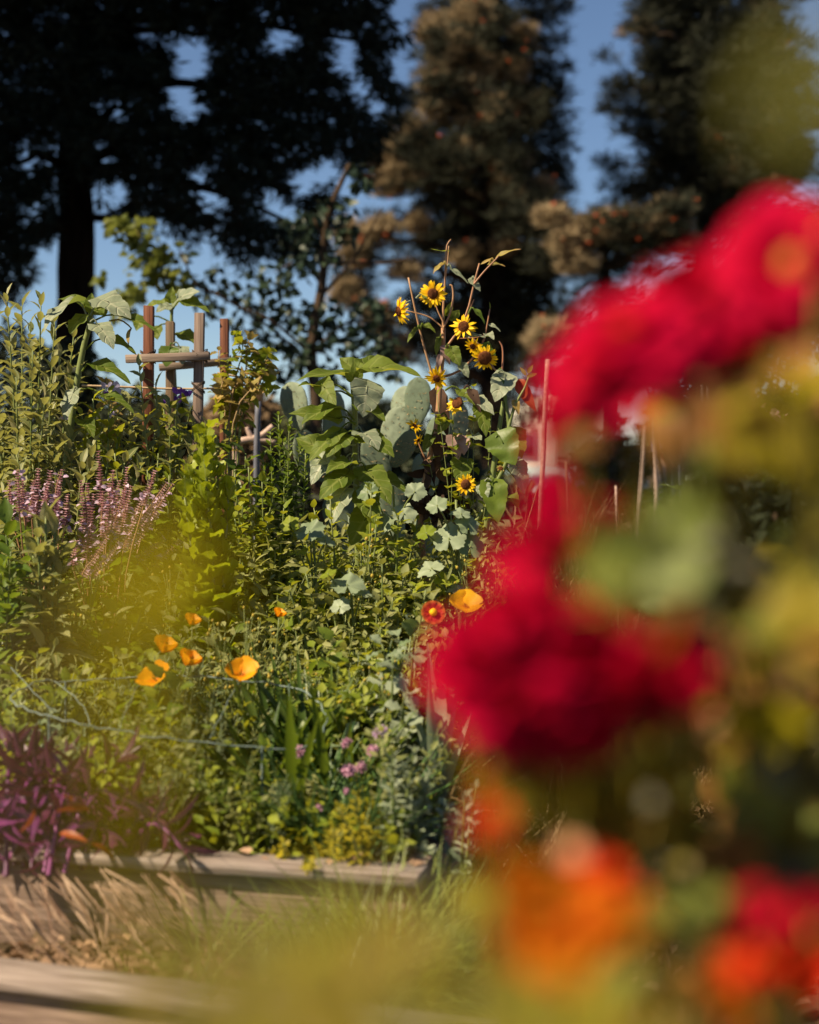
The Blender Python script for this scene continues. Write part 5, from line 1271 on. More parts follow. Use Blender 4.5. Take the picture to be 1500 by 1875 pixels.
skin_body("shirt", S([(-.055, -.19, 1.14, .148), (-.08, -.27, 1.24, .13), (-.09, -.31, 1.29, .085), (.10, -.28, 1.26, .075), (.2, -.32, 1.04, .058), (.17, -.47, .88, .048), (-.26, -.28, 1.22, .075), (-.34, -.34, 1.02, .058), (-.27, -.5, .88, .048)]), [(0, 1), (1, 2), (1, 3), (3, 4), (4, 5), (1, 6), (6, 7), (7, 8)], m_shirt, pe)
mb = MB(); th = np.linspace(0, 2 * math.pi, 25)[:-1]
rr = [.001, .05, .085, .095, .10, .155]; hh = [.13, .128, .10, .04, .0, -.02]
v = np.array([[r_ * math.cos(a), r_ * math.sin(a), h_] for r_, h_ in zip(rr, hh) for a in th]) * k_
Rx = np.array([[1, 0, 0], [0, math.cos(.7), -math.sin(.7)], [0, math.sin(.7), math.cos(.7)]])
v = v @ Rx.T + np.array([-.15, -.46, 1.46]) * k_ + np.array([gb_[0], DP, .03])
i = np.arange(5)[:, None] * 24 + np.arange(24)[None]; j = np.arange(5)[:, None] * 24 + (np.arange(24)[None] + 1) % 24
mb.add(v, np.stack([i, i + 24, j + 24, j], -1).reshape(-1, 4), np.zeros((144, 3))); mb.build("hat", m_straw, pe)

bush("garden_shrub", "dark dense shrub added as the shaded gap behind the green leaves of the flower plant", 1392, 985, 2.5, 105, m_far4, 2600, L=.035, W=.011, gound=.1)  # shrub added to darken the gap in the flower plant
# pink blossom shrub far behind the flower plant
def pinkx(t):
    f = MB(); c = P(1412, 772, 6.0) + rng.normal(0, .018, (26, 3)); place(f, T_FAN, c, rdir(26, -.2, .9), rdir(26, -.3, .8), .03, .014, .5); f.build("blossoms", leaf_mat("pale_pink_petals", (.6, .32, .34), (.75, .48, .48), trans=.3), t)
multi_stem("flowering_shrub", "small shrub with a single pale pink blossom behind the red flower plant", "shrub", [(1412, 775), (1430, 770), (1400, 800), (1450, 790), (1440, 830), (1405, 850)], 6.0, m_weed3, 26, T_LANCE, .06, .04, .2, 1425, .4, extra=pinkx)

# ------------------------------------------------------------------ poppies
def poppy(label, x, y, r, D, turn, kind, m_=None, base_dx=0):
    r = r * .88; c = P(x, y, D); b = gnd(x + base_dx, D)
    t = thing("poppy", label, "poppy", b, "orange poppies in the raised bed")
    ms = MB(); tube(ms, [b, (b + c) / 2 + [rng.normal(0, .015), 0, 0], c - [0, 0, px2m(r, D) * .6]], .0016, .0013, 10, 5); ms.build("stem", m_stemg, t)
    Rr = px2m(r, D); f = nz(np.array([math.sin(turn) * .75, -math.cos(turn) * (.2 if kind == 'side' else .55), .8 if kind == 'side' else .75]))
    rot = axes(f, (0.2, 0.9, 0.1)); mp = MB(); n = 4
    ph = np.arange(n) / n * 6.283 + .5 + rng.normal(0, .12, n)
    rad = rot[:, 0][None] * np.cos(ph)[:, None] + rot[:, 2][None] * np.sin(ph)[:, None]
    el = {'side': 0.75, 'open': 0.32}[kind]
    d = rad * math.cos(el) + f * math.sin(el); nr = f * math.cos(el) - rad * math.sin(el)
    place(mp, T_FAN, c - f * Rr * .5 + rad * Rr * .03, d, nr, Rr * 1.4 * rng.uniform(.9, 1.1, n), Rr * .86, -.45)
    mp.build("petals", m_ or m_poppy, t)
    st = MB(); k = 22; place(st, T_NEEDLE, np.repeat((c - f * Rr * .45)[None], k, 0), f + rng.normal(0, .35, (k, 3)), rdir(k, -1, 1), Rr * .4, Rr * .03, 0); st.build("stamens", m_gold, t)
    fo = MB(); k = 70
    s = rng.random(k)[:, None]; pp = b * (1 - s * .5) + c * s * .5 + rng.normal(0, .03, (k, 3))
    place(fo, T_NEEDLE, pp, rdir(k, 0.0, 1), rdir(k, -1, 1), .045, .0022, .6); fo.build("foliage", m_feather, t)
    return t
poppy("smallest orange poppy, half closed and highest of the five clustered ones", 352, 1138, 18, 3.15, .5, 'side')
poppy("orange poppy seen from the side just above the wire hoop, with one petal drooping", 302, 1186, 25, 3.05, .4, 'side')
poppy("orange poppy in the middle of the cluster, cup facing away", 345, 1210, 24, 3.02, .7, 'side')
poppy("lowest orange poppy, tipped over the wire hoop", 281, 1238, 28, 2.98, -.3, 'open')
poppy("wide open orange poppy resting at the far arc of the wire hoop", 442, 1228, 28, 3.0, .1, 'open')
poppy("tiny lone orange poppy among the weed buds below the frosted hollyhock", 511, 1124, 14, 3.3, .6, 'side')
poppy("wide golden poppy touching the edge of the blurred red blooms", 853, 1103, 29, 3.25, .1, 'open', leaf_mat("golden_poppy_petals", (.88, .45, .006), (.9, .52, .008), trans=.4, rough=.5, spec=.2, namt=.1))
m_redp = leaf_mat("dark_red_petals", (.36, .02, .015), (.5, .05, .015), trans=.3, rough=.5, spec=.25, tip=(.5, .14, .02), namt=.15)
b = gnd(800, 3.2); t = thing("blanket_flower", "small dark red flower with a yellow centre next to the golden poppy", "flower", b)
ms = MB(); c = P(793, 1122, 3.2); tube(ms, [b, (b + c) / 2, c], .002, .0015, 8, 5); ms.build("stem", m_stemg, t)
f = nz(np.array([.15, -.9, .35])); rot = axes(f, (0, 0, 1)); n = 9; ph = np.arange(n) / n * 6.283
rad = rot[:, 0][None] * np.cos(ph)[:, None] + rot[:, 2][None] * np.sin(ph)[:, None]
mp = MB(); place(mp, T_FAN, c + rad * .006, rad + f * .25, f - rad * .2, .02, .0105, .2); mp.build("petals", m_redp, t)
mp = MB(); ball(mp, c + f * .004, .0085, 12, 8, bump=.08); mp.build("flower_centre", m_petal, t)
mp = MB(); place(mp, T_OBOV, P(rng.uniform(785, 815, 14), rng.uniform(1140, 1180, 14), 3.2), rdir(14, -.9, .2), rdir(14, .2, 1), .03, .008, .5); mp.build("foliage", m_oldleaf, t)

# ------------------------------------------------------------------ wire hoop on legs round the poppies
DH = 2.92
hp = thing("wire_plant_hoop", "blue green wire plant hoop on legs lying level among the poppies", "plant support", gnd(300, DH))
a = np.linspace(0, 2 * math.pi, 49)
hc = (P(300, 1245, 3.02) + P(240, 1345, 2.78)) / 2
ctrl = [(62, 1248, 3.0), (150, 1246, 3.06), (300, 1239, 3.08), (420, 1244, 3.06), (550, 1264, 3.02), (600, 1318, 2.9), (550, 1370, 2.8), (400, 1362, 2.76), (260, 1345, 2.75), (150, 1326, 2.76), (70, 1306, 2.8), (20, 1280, 2.9), (62, 1248, 3.0)]
mb = MB(); tube(mb, [P(*q) for q in ctrl], .0018, .0018, 70, 6, wob=.002); mb.build("ring", m_net, hp)
for q in ([(20, 1222, 3.05), (60, 1265, 2.95), (95, 1300, 2.8)], [(262, 1242, 3.06), (235, 1290, 2.9), (215, 1345, 2.76)], [(440, 1246, 3.05), (410, 1300, 2.9), (385, 1352, 2.76)], [(100, 1247, 3.03), (150, 1290, 2.9), (165, 1330, 2.77)]):
    mb = MB(); tube(mb, [P(*z) for z in q], .0011, .0011, 10, 5, wob=.001); mb.build("cross_wire", m_net, hp)
for x, y, D in ((90, 1308, 2.8), (480, 1346, 2.78), (530, 1252, 3.02), (120, 1247, 3.04)):
    c = P(x, y, D); mb = MB(); tube(mb, [c, c - [0, 0, max(.05, c[2] - float(gz(c[0], c[1])))]], .0028, .0028, 4, 6); mb.build("leg", m_net, hp)

# ------------------------------------------------------------------ chives, leeks, herbs near the front board
def blades(mb, c, n, sr, L, W, bend=0.6, zlo=0.55, zhi=0.98, tpl=None, lean=(0, 0, 0)):
    r = np.sqrt(rng.random(n)) * sr; ph = rng.random(n) * 6.283
    p = np.stack([c[0] + r * np.cos(ph), c[1] + r * np.sin(ph), np.zeros(n)], -1)
    p[:, 2] = gz(p[:, 0], p[:, 1]) - .005
    d = rdir(n, zlo, zhi) + np.array(lean)
    out = d * [1, 1, 0]
    place(mb, tpl or T_BLADE, p, d, -out + UP * .3 + rng.normal(0, .1, (n, 3)), L * rng.uniform(.6, 1.15, n), W * rng.uniform(.7, 1.3, n), bend * rng.uniform(.1, 1.5, n))
cb = gnd(640, 2.78)
cv = thing("chive_clump", "clump of chives with round pink flower heads near the corner of the bed", "chives", cb)
mb = MB(); blades(mb, cb, 230, .10, .26, .0028, .7); mb.build("foliage", m_chive, cv)
for x, y, r, D in ((547, 1376, 13, 2.82), (635, 1361, 12, 2.84), (697, 1343, 17, 2.86), (683, 1375, 13, 2.82), (638, 1411, 14, 2.78), (662, 1405, 12, 2.8), (583, 1481, 9, 2.7), (635, 1449, 7, 2.72)):
    c = P(x, y, D); s = cb + rng.normal(0, .03, 3) * [1, 1, 0]; Rr = px2m(r, D)
    mb = MB(); tube(mb, [s, (s + c) / 2 + [0, 0, .02], c], .0018, .0014, 10, 5); sc_ = mb.build("flower_stalk", m_chive, cv)
    mb = MB(); ball(mb, c, Rr * .6, 10, 7); n = 90; d = rdir(n, -.9, 1); place(mb, T_PETAL, c + d * Rr * .45, d + rng.normal(0, .2, (n, 3)), rdir(n, -1, 1), Rr * .6, Rr * .14, .2); mb.build("flower_head", m_pink if r != 17 else m_floret, sc_)
def clump(name, label, cat, x, D, n, sr, L, W, mat, bend=.6, zlo=.6, zhi=.98, tpl=None, lean=(0, 0, 0), group=None):
    c = gnd(x, D); t = thing(name, label, cat, c, group)
    mb = MB(); blades(mb, c, n, sr, L, W, bend, zlo, zhi, tpl, lean); mb.build("foliage", mat, t)
    return t
clump("leek_clump", "dark green broad bladed clump behind the chive flowers", "leeks", 560, 2.95, 60, .10, .36, .011, m_leek, .35, .75, .99)
clump("leek_clump", "smaller dark bladed clump just past the far arc of the wire hoop", "leeks", 520, 3.0, 30, .06, .30, .010, m_leek, .35, .75, .99)
clump("leek_plant", "single thick pale leek standing at the corner beside the blurred red blooms", "leek", 806, 2.95, 7, .012, .36, .016, m_greyherb, .12, .96, .999)
multi_stem("silver_herb", "silvery soft herb spilling over the far end of the front board", "herb", [(720, 1385), (740, 1400), (760, 1370), (700, 1420), (735, 1440), (775, 1430), (755, 1470), (790, 1410), (710, 1480)], 2.68, m_greyherb, 40, T_LANCE, .035, .02, .2, 745, .4, elev=(.2, 1.0), t0=.05)
multi_stem("silver_herb", "silvery trailing herb where the side board meets the straw path", "herb", [(800, 1520), (820, 1480), (840, 1500), (850, 1455), (780, 1560), (870, 1440), (760, 1590)], 2.72, m_greyherb, 40, T_LANCE, .035, .02, .18, 800, .5, elev=(.2, 1.0), t0=.05)
multi_stem("dill_clump", "yellow green feathery herb tinged orange in front of the chives", "herb", [(620, 1480), (650, 1455), (680, 1470), (640, 1500), (670, 1510), (700, 1490), (610, 1520), (660, 1540), (690, 1530)], 2.62, m_dill, 60, T_NEEDLE, .03, .015, .12, 655, .4, elev=(.0, .9), t0=.1)
multi_stem("dill_clump", "low orange tinged herb hanging over the front board", "herb", [(520, 1545), (550, 1540), (580, 1550), (535, 1565), (565, 1575), (600, 1560), (500, 1560)], 2.6, m_dill, 50, T_SMALL, .018, .012, .3, 550, .5, elev=(.0, .9), t0=.1)
multi_stem("nasturtium_plant", "pale cupped leaves over a dark hollow between the leeks and the blurred red blooms", "plant", [(690, 1215), (720, 1200), (745, 1180), (760, 1225), (775, 1250), (700, 1255), (740, 1270), (715, 1310), (765, 1300), (735, 1330)], 3.05, m_greyherb, 5, T_OBOV, .05, .042, .4, 735, .3, elev=(.0, .5), t0=.6)
multi_stem("nasturtium_plant", "pale cupped leaves beside the low blanket flower", "plant", [(700, 1180), (730, 1165), (760, 1160), (780, 1190), (755, 1140)], 3.15, m_pale, 7, T_OBOV, .05, .042, .4, 745, .3, elev=(.0, .5), t0=.5)

# purple spiderwort over the front board
pc = np.array([-.64, 2.68, BED_Z])
pu = thing("purple_plant", "purple strap leaved plant sprawling over the corner of the front board", "plant", pc)
ms, ml = MB(), MB()
for x, y in ((20, 1340), (60, 1350), (110, 1370), (160, 1390), (225, 1360), (280, 1440), (-20, 1380), (30, 1420), (90, 1430), (150, 1450), (200, 1460), (320, 1500), (60, 1480), (-10, 1460), (120, 1500), (250, 1500), (180, 1520), (-40, 1500), (40, 1530), (90, 1545), (215, 1440), (300, 1470), (340, 1530), (140, 1420), (10, 1390), (70, 1400), (0, 1340), (35, 1370), (85, 1365), (130, 1385), (190, 1420), (240, 1450), (0, 1480), (60, 1440), (110, 1460), (160, 1490), (215, 1520), (-20, 1520)):
    D = 2.58 + (1560 - y) * .0011 + rng.uniform(-.05, .05)
    e = P(x, y + 30, D); s = pc + [(e[0] - pc[0]) * .5, rng.normal(0, .05), 0]
    p = spline([s, (s + e) / 2 + [0, 0, .06], e], 10); tubes(ms, p, np.linspace(.005, .003, 10), 6)
    spiral_leaves(ml, p, 14, T_L, .10, .065, .085, .35, 1, .1, .9, .7)
ms.build("stem", m_purple, pu); ml.build("foliage", m_purple, pu)
mr = MB(); n = 5
place(mr, T_L, P(rng.uniform(-20, 180, n), rng.uniform(1455, 1545, n), 2.52), rdir(n, -.5, .3), rdir(n, .2, 1), .06, .007, .8); mr.build("red_lit_foliage", m_rust, pu)  # rust red stands in for light on the lower leaves

# grass at the corner and along the path
clump("grass_tuft", "tall green grass tuft leaning over the straw path in front of the bed corner", "grass", 760, 2.42, 420, .10, .26, .0022, m_grass, .8, .5, .95, T_BLADE2, (.35, 0, 0))
clump("grass_tuft", "green grass tuft at the foot of the front board", "grass", 540, 2.38, 700, .18, .24, .0024, m_grass, .8, .4, .95, T_BLADE2, (.2, 0, 0))
clump("grass_tuft", "tall green grass tuft hiding the end of the front board", "grass", 690, 2.40, 380, .09, .27, .0023, m_grass, .8, .5, .95, T_BLADE2, (.25, 0, 0))
clump("grass_tuft", "short green grass tuft beside the bark mulch", "grass", 300, 2.38, 170, .09, .09, .0026, m_grass, .8, .4, .95, T_BLADE2)
clump("grass_tuft", "dry straw grass tuft on the path behind the orange bloom", "grass", 930, 3.0, 300, .16, .26, .002, m_dry, .8, .4, .95, T_BLADE2)
clump("grass_tuft", "dry straw grass tuft showing through the blurred red blooms", "grass", 985, 3.6, 260, .15, .3, .002, m_dry, .7, .5, .95, T_BLADE2)
clump("grass_tuft", "tuft of dry upright grass under the low bleached stake", "grass", 1110, 5.0, 380, .35, .5, .003, m_dry, .5, .6, .98, T_BLADE2)
clump("grass_tuft", "green and straw grass tuft in the gap above the orange band", "grass", 1085, 3.9, 220, .14, .3, .0026, m_grass, .7, .5, .95, T_BLADE2)
clump("grass_tuft", "straw grass tuft beside the mulch under the peach coloured blur", "grass", 1290, 3.3, 320, .2, .34, .0022, m_dry, .8, .4, .95, T_BLADE2)
clump("grass_tuft", "dry grass tuft lying on the mulch behind the flower plant", "grass", 1180, 2.9, 260, .16, .12, .0022, m_dry, .9, .2, .8, T_BLADE2)
clump("grass_tuft", "green grass tuft behind the dark heart of the flower plant", "grass", 1400, 3.6, 300, .3, .45, .003, m_grass, .7, .5, .95, T_BLADE2)

# added pale straps that stand in for sunlit streaks on the board
st = thing("light_streak_straps", "added pale strap leaves standing in for sunlit streaks on the front board", "plant", np.array([-.75, 2.62, .14]))
mb = MB()
for k in range(80):
    x0 = rng.uniform(-60, 330); y0 = rng.uniform(1590, 1690); ln = rng.uniform(40, 120); an = R(rng.normal(52, 14))
    a_, b_ = P(x0, y0, rng.uniform(2.47, 2.54)), P(x0 + ln * math.cos(an), y0 + ln * math.sin(an), rng.uniform(2.40, 2.46)); L = np.linalg.norm(b_ - a_)
    place(mb, T_BLADE, a_[None], (b_ - a_)[None], np.array([[-.3 + rng.normal(0, .4), -.8, .5]]), L, rng.uniform(.0008, .0030), rng.uniform(-.5, 1.5))
mb.build("foliage", leaf_mat("light_streak_blades", (0.16, 0.085, 0.06), (0.44, 0.31, 0.22), trans=0.1, rough=0.8, spec=0.15), st)

# ------------------------------------------------------------------ weeds that fill the bed
def proto(name, cat, fn):
    t = thing(name, "weed", cat, (0, 0, 0)); fn(t); return t
def weed_a(t, h=.26, mat=None, L=.04, wr=.3, ns=7, nl=16, tpl=None):
    ms, ml = MB(), MB()
    for k in range(ns):
        a_ = rng.random() * 6.28; e = np.array([math.cos(a_) * h * rng.uniform(.1, .45), math.sin(a_) * h * rng.uniform(.1, .45), h * rng.uniform(.6, 1.05)])
        p = spline([np.zeros(3), e * [.35, .35, .5], e], 9); tubes(ms, p, np.linspace(.0018, .0009, 9), 4)
        spiral_leaves(ml, p, nl, tpl or T_SMALL, L, L * .6, wr, .12, 1, -.1, .8, .5)
    ms.build("stem", m_stemg, t); ml.build("foliage", mat, t)
def weed_bud(t, h=.3, mat=None):
    ms, ml, mf = MB(), MB(), MB()
    for k in range(9):
        a_ = rng.random() * 6.28; e = np.array([math.cos(a_) * h * .3 * rng.random(), math.sin(a_) * h * .3 * rng.random(), h * rng.uniform(.6, 1.1)])
        p = spline([np.zeros(3), e * [.3, .3, .5], e], 9); tubes(ms, p, np.linspace(.0014, .0007, 9), 4)
        spiral_leaves(ml, p, 10, T_LANCE, .03, .012, .2, .1, .85, .2, .8, .4)
        for q in range(5):
            o = e + rng.normal(0, .012, 3); tubes(ms, np.array([p[6], (p[6] + o) / 2, o]), np.full(3, .0006), 4)
            ball(mf, o, rng.uniform(.0018, .0036), 7, 5, stretch=(1, 1, 1.2))
    ms.build("stem", m_stemg, t); ml.build("foliage", mat, t); mf.build("blossoms", m_gold if rng.random() < .6 else m_weed2, t)
def weed_feather(t, h=.22):
    ml, ms = MB(), MB()
    for k in range(12):
        a_ = rng.random() * 6.28; e = np.array([math.cos(a_) * h * .5 * rng.random(), math.sin(a_) * h * .5 * rng.random(), h * rng.uniform(.5, 1.05)])
        p = spline([np.zeros(3), e * [.5, .5, .5], e], 8); tubes(ms, p, np.linspace(.0013, .0007, 8), 4)
        spiral_leaves(ml, p, 34, T_NEEDLE, .035, .02, .07, .25, 1, .1, .9, .4)
    ms.build("stem", m_feather, t); ml.build("foliage", m_feather, t)
def weed_grass(t, h=.28, mat=None):
    mb = MB(); n = 60; d = rdir(n, .6, .98); place(mb, T_BLADE2, rng.normal(0, .015, (n, 3)) * [1, 1, 0], d, -d * [1, 1, 0] + UP * .3, h * rng.uniform(.5, 1.1, n), .0022, rng.uniform(.2, 1, n)); mb.build("foliage", mat, t)
kinds = [
    ("leafy_weed", "weed", lambda t: weed_a(t, .24, m_weed, .042, .32), "bright fine leaved weed"),
    ("leafy_weed", "weed", lambda t: weed_a(t, .26, m_weed2, .036, .28, 8), "dusty pale small leaved weed"),
    ("leafy_weed", "weed", lambda t: weed_a(t, .22, m_weed3, .055, .36, 6, 11, T_OVATE), "deep green broad leaved weed"),
    ("budding_weed", "weed", lambda t: weed_bud(t, .30, m_weed), "thin weed with tiny yellow buds"),
    ("budding_weed", "weed", lambda t: weed_bud(t, .27, m_weed2), "dusty weed with seed heads"),
    ("feathery_plant", "plant", lambda t: weed_feather(t), "feathery grey green foliage"),
    ("grass_tuft", "grass", lambda t: weed_grass(t, .26, m_grass), "loose green grass tuft"),
    ("leafy_weed", "weed", lambda t: weed_a(t, .2, m_pale, .045, .42, 5, 9, T_OBOV), "pale round leaved weed"),
]
# zones of the bed in photo columns and depth; share of each kind
zones = [
    ("at the far arc of the wire hoop", (0, 480), (2.98, 3.3), 46, [.28, .2, .14, .02, .04, .25, .05, .06], 1.0),
    ("inside the wire hoop", (30, 560), (2.7, 3.0), 44, [.26, .27, .12, 0, .02, .25, .05, .05], .8),
    ("between the purple plant and the chives", (250, 620), (2.58, 2.74), 30, [.3, .3, .1, 0, .1, .1, .05, .05], .62),
    ("below the lime lettuce and the mauve spikes", (-30, 440), (3.3, 3.6), 40, [.25, .17, .28, .03, .03, .1, .05, .09], 1.05),
    ("between the hollyhocks and the leeks", (440, 790), (3.0, 3.45), 54, [.30, .18, .18, .05, .08, .03, .08, .12], 1.0),
    ("in front of the prickly pear and sunflowers", (440, 900), (3.45, 3.8), 34, [.26, .14, .24, .05, .08, 0, .06, .14], 1.1),
    ("around the chives near the bed corner", (600, 800), (2.6, 2.95), 26, [.2, .3, .1, .05, .1, .05, .15, .05], .75),
]
used = set()
protos = [[proto(k[0], k[1], k[2]) for _ in range(2)] for k in kinds]
for zl, xr, dr, n, sh, hs in zones:
    for m_ in range(n):
        k = int(rng.choice(len(kinds), p=np.array(sh) / sum(sh)))
        x = rng.uniform(*xr); D = rng.uniform(*dr); g = gnd(x, D)
        D_ok = (g[1] > y_front(g[0]) + .05) and (g[0] < x_side(g[1]) - .04)
        if not D_ok or (510 < x < 730 and D < 2.9): continue
        lab = kinds[k][3] + " " + zl
        v = int(rng.integers(2)); pr = protos[k][v]
        if (k, v) not in used:
            used.add((k, v)); pr.location = [float(c) for c in g]; s_ = hs * rng.uniform(.85, 1.2); pr.scale = (s_,) * 3; pr["label"] = lab; pr["group"] = lab
        else:
            dup(pr, g, rng.random() * 6.28, hs * rng.uniform(.8, 1.25), lab, lab)
for k in range(len(kinds)):
    for v in range(2):
        if (k, v) not in used:
            for c_ in list(protos[k][v].children): bpy.data.objects.remove(c_)
            bpy.data.objects.remove(protos[k][v])

# low ground cover between everything
mb = MB()
n = 26000
x = rng.uniform(-1.5, .3, n); y = rng.uniform(2.55, 5.2, n)
ok = (y > y_front(x) + .04) & (x < x_side(y) - .03)
x, y = x[ok], y[ok]; n = len(x)
h = rng.random(n) ** 1.6 * (.09 + .11 * sm((y - 2.8) / 1.2))
p = np.stack([x, y, gz(x, y) + h], -1)
place(mb, T_SMALL, p, rdir(n, -.1, .9), rdir(n, .2, 1), rng.uniform(.018, .042, n), rng.uniform(.005, .012, n), .5)
tag(mb.build("ground_cover", m_weed, None), kind="stuff")
mb = MB(); n = 15000
x = rng.uniform(-1.3, .3, n); y = rng.uniform(2.75, 4.1, n)
ok = (y > y_front(x) + .1) & (x < x_side(y) - .04)
x, y = x[ok], y[ok]; n = len(x)
p = np.stack([x, y, gz(x, y) + rng.random(n) ** 1.2 * (.10 + .26 * sm((y - 2.8) / 1.0))], -1)
place(mb, T_LANCE, p, rdir(n, -.1, .95), rdir(n, .2, 1), rng.uniform(.02, .05, n), rng.uniform(.003, .008, n), .5)
tag(mb.build("low_foliage", m_weed2, None), kind="stuff")
mb = MB(); n = 9000
x = rng.uniform(.2, 2.6, n); y = rng.uniform(3.0, 9.0, n); ok = x > x_side(y) + .05
x, y = x[ok], y[ok]; n = len(x); d = rdir(n, .4, .98)
place(mb, T_BLADE2, np.stack([x, y, gz(x, y)], -1), d, -d * [1, 1, 0] + UP * .3, rng.uniform(.06, .24, n), .0022, .6)
tag(mb.build("dry_grass", m_dry, None), kind="stuff")
mb = MB(); n = 16000
x = rng.uniform(-3.5, 4.0, n); y = rng.uniform(4.6, 9.5, n)
p = np.stack([x, y, gz(x, y) + rng.random(n) ** 2 * .3], -1)
place(mb, T_SMALL, p, rdir(n, -.1, .9), rdir(n, .2, 1), rng.uniform(.05, .09, n), rng.uniform(.015, .026, n), .5)
tag(mb.build("undergrowth", m_far1, None), kind="stuff")

# ------------------------------------------------------------------ flower plants close to the camera
m_red = leaf_mat("crimson_petals", (0.39, 0.001, 0.014), (0.52, 0.001, 0.046), trans=0.3, rough=0.7, spec=0.06, tcol=(0.48, 0.001, 0.022), nscale=30, namt=0.25)
m_redo = leaf_mat("scarlet_petals", (0.48, 0.012, 0.006), (0.6, 0.05, 0.006), trans=0.35, rough=0.7, spec=0.06, tcol=(0.85, 0.08, 0.01), nscale=30, namt=0.2)
m_org = leaf_mat("orange_petals", (0.40, 0.075, 0.002), (0.50, 0.13, 0.003), trans=0.35, rough=0.7, spec=0.06, tcol=(0.55, 0.12, 0.003), nscale=30, namt=0.2)
m_eye = leaf_mat("golden_flower_centre", (0.42, 0.15, 0.008), (0.55, 0.22, 0.012), trans=0.1, rough=0.7)
m_olive = leaf_mat("olive_leaves", (0.16, 0.13, 0.008), (0.30, 0.235, 0.015), trans=0.4, rough=0.5, spec=0.3, tcol=(0.38, 0.34, 0.02), nscale=30)
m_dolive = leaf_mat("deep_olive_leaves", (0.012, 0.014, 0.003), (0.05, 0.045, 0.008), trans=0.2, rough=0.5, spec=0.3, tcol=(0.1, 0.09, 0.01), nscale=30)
m_gleaf = leaf_mat("soft_green_leaves", (0.13, 0.17, 0.025), (0.22, 0.25, 0.05), trans=0.35, rough=0.5, spec=0.3, nscale=30)
m_rleaf = leaf_mat("rusty_leaves", (0.24, 0.10, 0.02), (0.36, 0.18, 0.05), trans=0.35, rough=0.5, spec=0.25, nscale=30)
m_peach = leaf_mat("peach_buds", (0.6, 0.26, 0.12), (0.68, 0.34, 0.17), trans=0.3, rough=0.5, spec=0.2)
m_yolive = leaf_mat("yellow_green_blades", (0.28, 0.24, 0.006), (0.38, 0.31, 0.01), trans=0.45, rough=0.6, spec=0.1, tcol=(0.5, 0.45, 0.01))
m_tan = leaf_mat("tan_green_blades", (0.17, 0.125, 0.03), (0.27, 0.19, 0.055), trans=0.35, rough=0.6, spec=0.12, tcol=(0.32, 0.25, 0.04))

def double_head(parent, x, y, r, D, facing, mat, eye=None, rings=4, n=15):
    """a double bloom: rings of broad petals round a small centre, domed"""
    c = P(x, y, D); Rr = px2m(r, D); f = nz(np.array(facing, float)); rot = axes(f, (.1, .1, 1))
    me = MB(); ball(me, c + f * Rr * .12, Rr * .2, 14, 8, stretch=(1, .7, 1), bump=.08, rot=rot)
    fl = me.build("flower", eye or m_eye, parent)
    mp = MB()
    for k in range(rings):
        nn = n - 2 * k; s = 1 - k * .2
        ph = (np.arange(nn) + .5 * (k % 2)) / nn * 6.283 + rng.normal(0, .08, nn)
        rad = rot[:, 0][None] * np.cos(ph)[:, None] + rot[:, 2][None] * np.sin(ph)[:, None]
        e = -.12 + .3 * k + rng.normal(0, .08, nn)
        d = rad * np.cos(e)[:, None] + f * np.sin(e)[:, None]; nr = f * np.cos(e)[:, None] - rad * np.sin(e)[:, None] + rng.normal(0, .15, (nn, 3))
        place(mp, T_FAN, c + rad * Rr * .1 + f * Rr * .05 * k, d, nr, Rr * .92 * s * rng.uniform(.92, 1.06, nn), Rr * .27 * s, .35)
    mp.build("petals", mat, fl)
    ms = MB(); k = 10; ph = np.arange(k) / k * 6.283
    rad = rot[:, 0][None] * np.cos(ph)[:, None] + rot[:, 2][None] * np.sin(ph)[:, None]
    place(ms, T_SMALL, c - f * Rr * .14, rad * .8 - f * .2, f, Rr * .38, Rr * .1, -.3); ball(ms, c - f * Rr * .16, Rr * .16, 10, 6, rot=rot); ms.build("sepals", m_olive, fl)
    return c - f * Rr * .25

def ruffle(parent, x, y, r, D, mat, n=11, facing=(-.2, -.6, .6)):
    """a loose ruffled bloom of crumpled petals"""
    c = P(x, y, D); Rr = px2m(r, D); f = nz(np.array(facing, float))
    me = MB(); ball(me, c, Rr * .14, 10, 7, bump=.1); fl = me.build("flower", m_org if mat is m_redo else m_redo, parent)
    mp = MB(); d = nz(rdir(n, -.8, .9) + f * .35)
    place(mp, T_FAN, c + d * Rr * .05, d, nz(f + rng.normal(0, .5, (n, 3))), Rr * rng.uniform(.8, 1.1, n), Rr * rng.uniform(.42, .6, n), rng.uniform(-.5, .7, n))
    mp.build("petals", mat, fl)
    return c

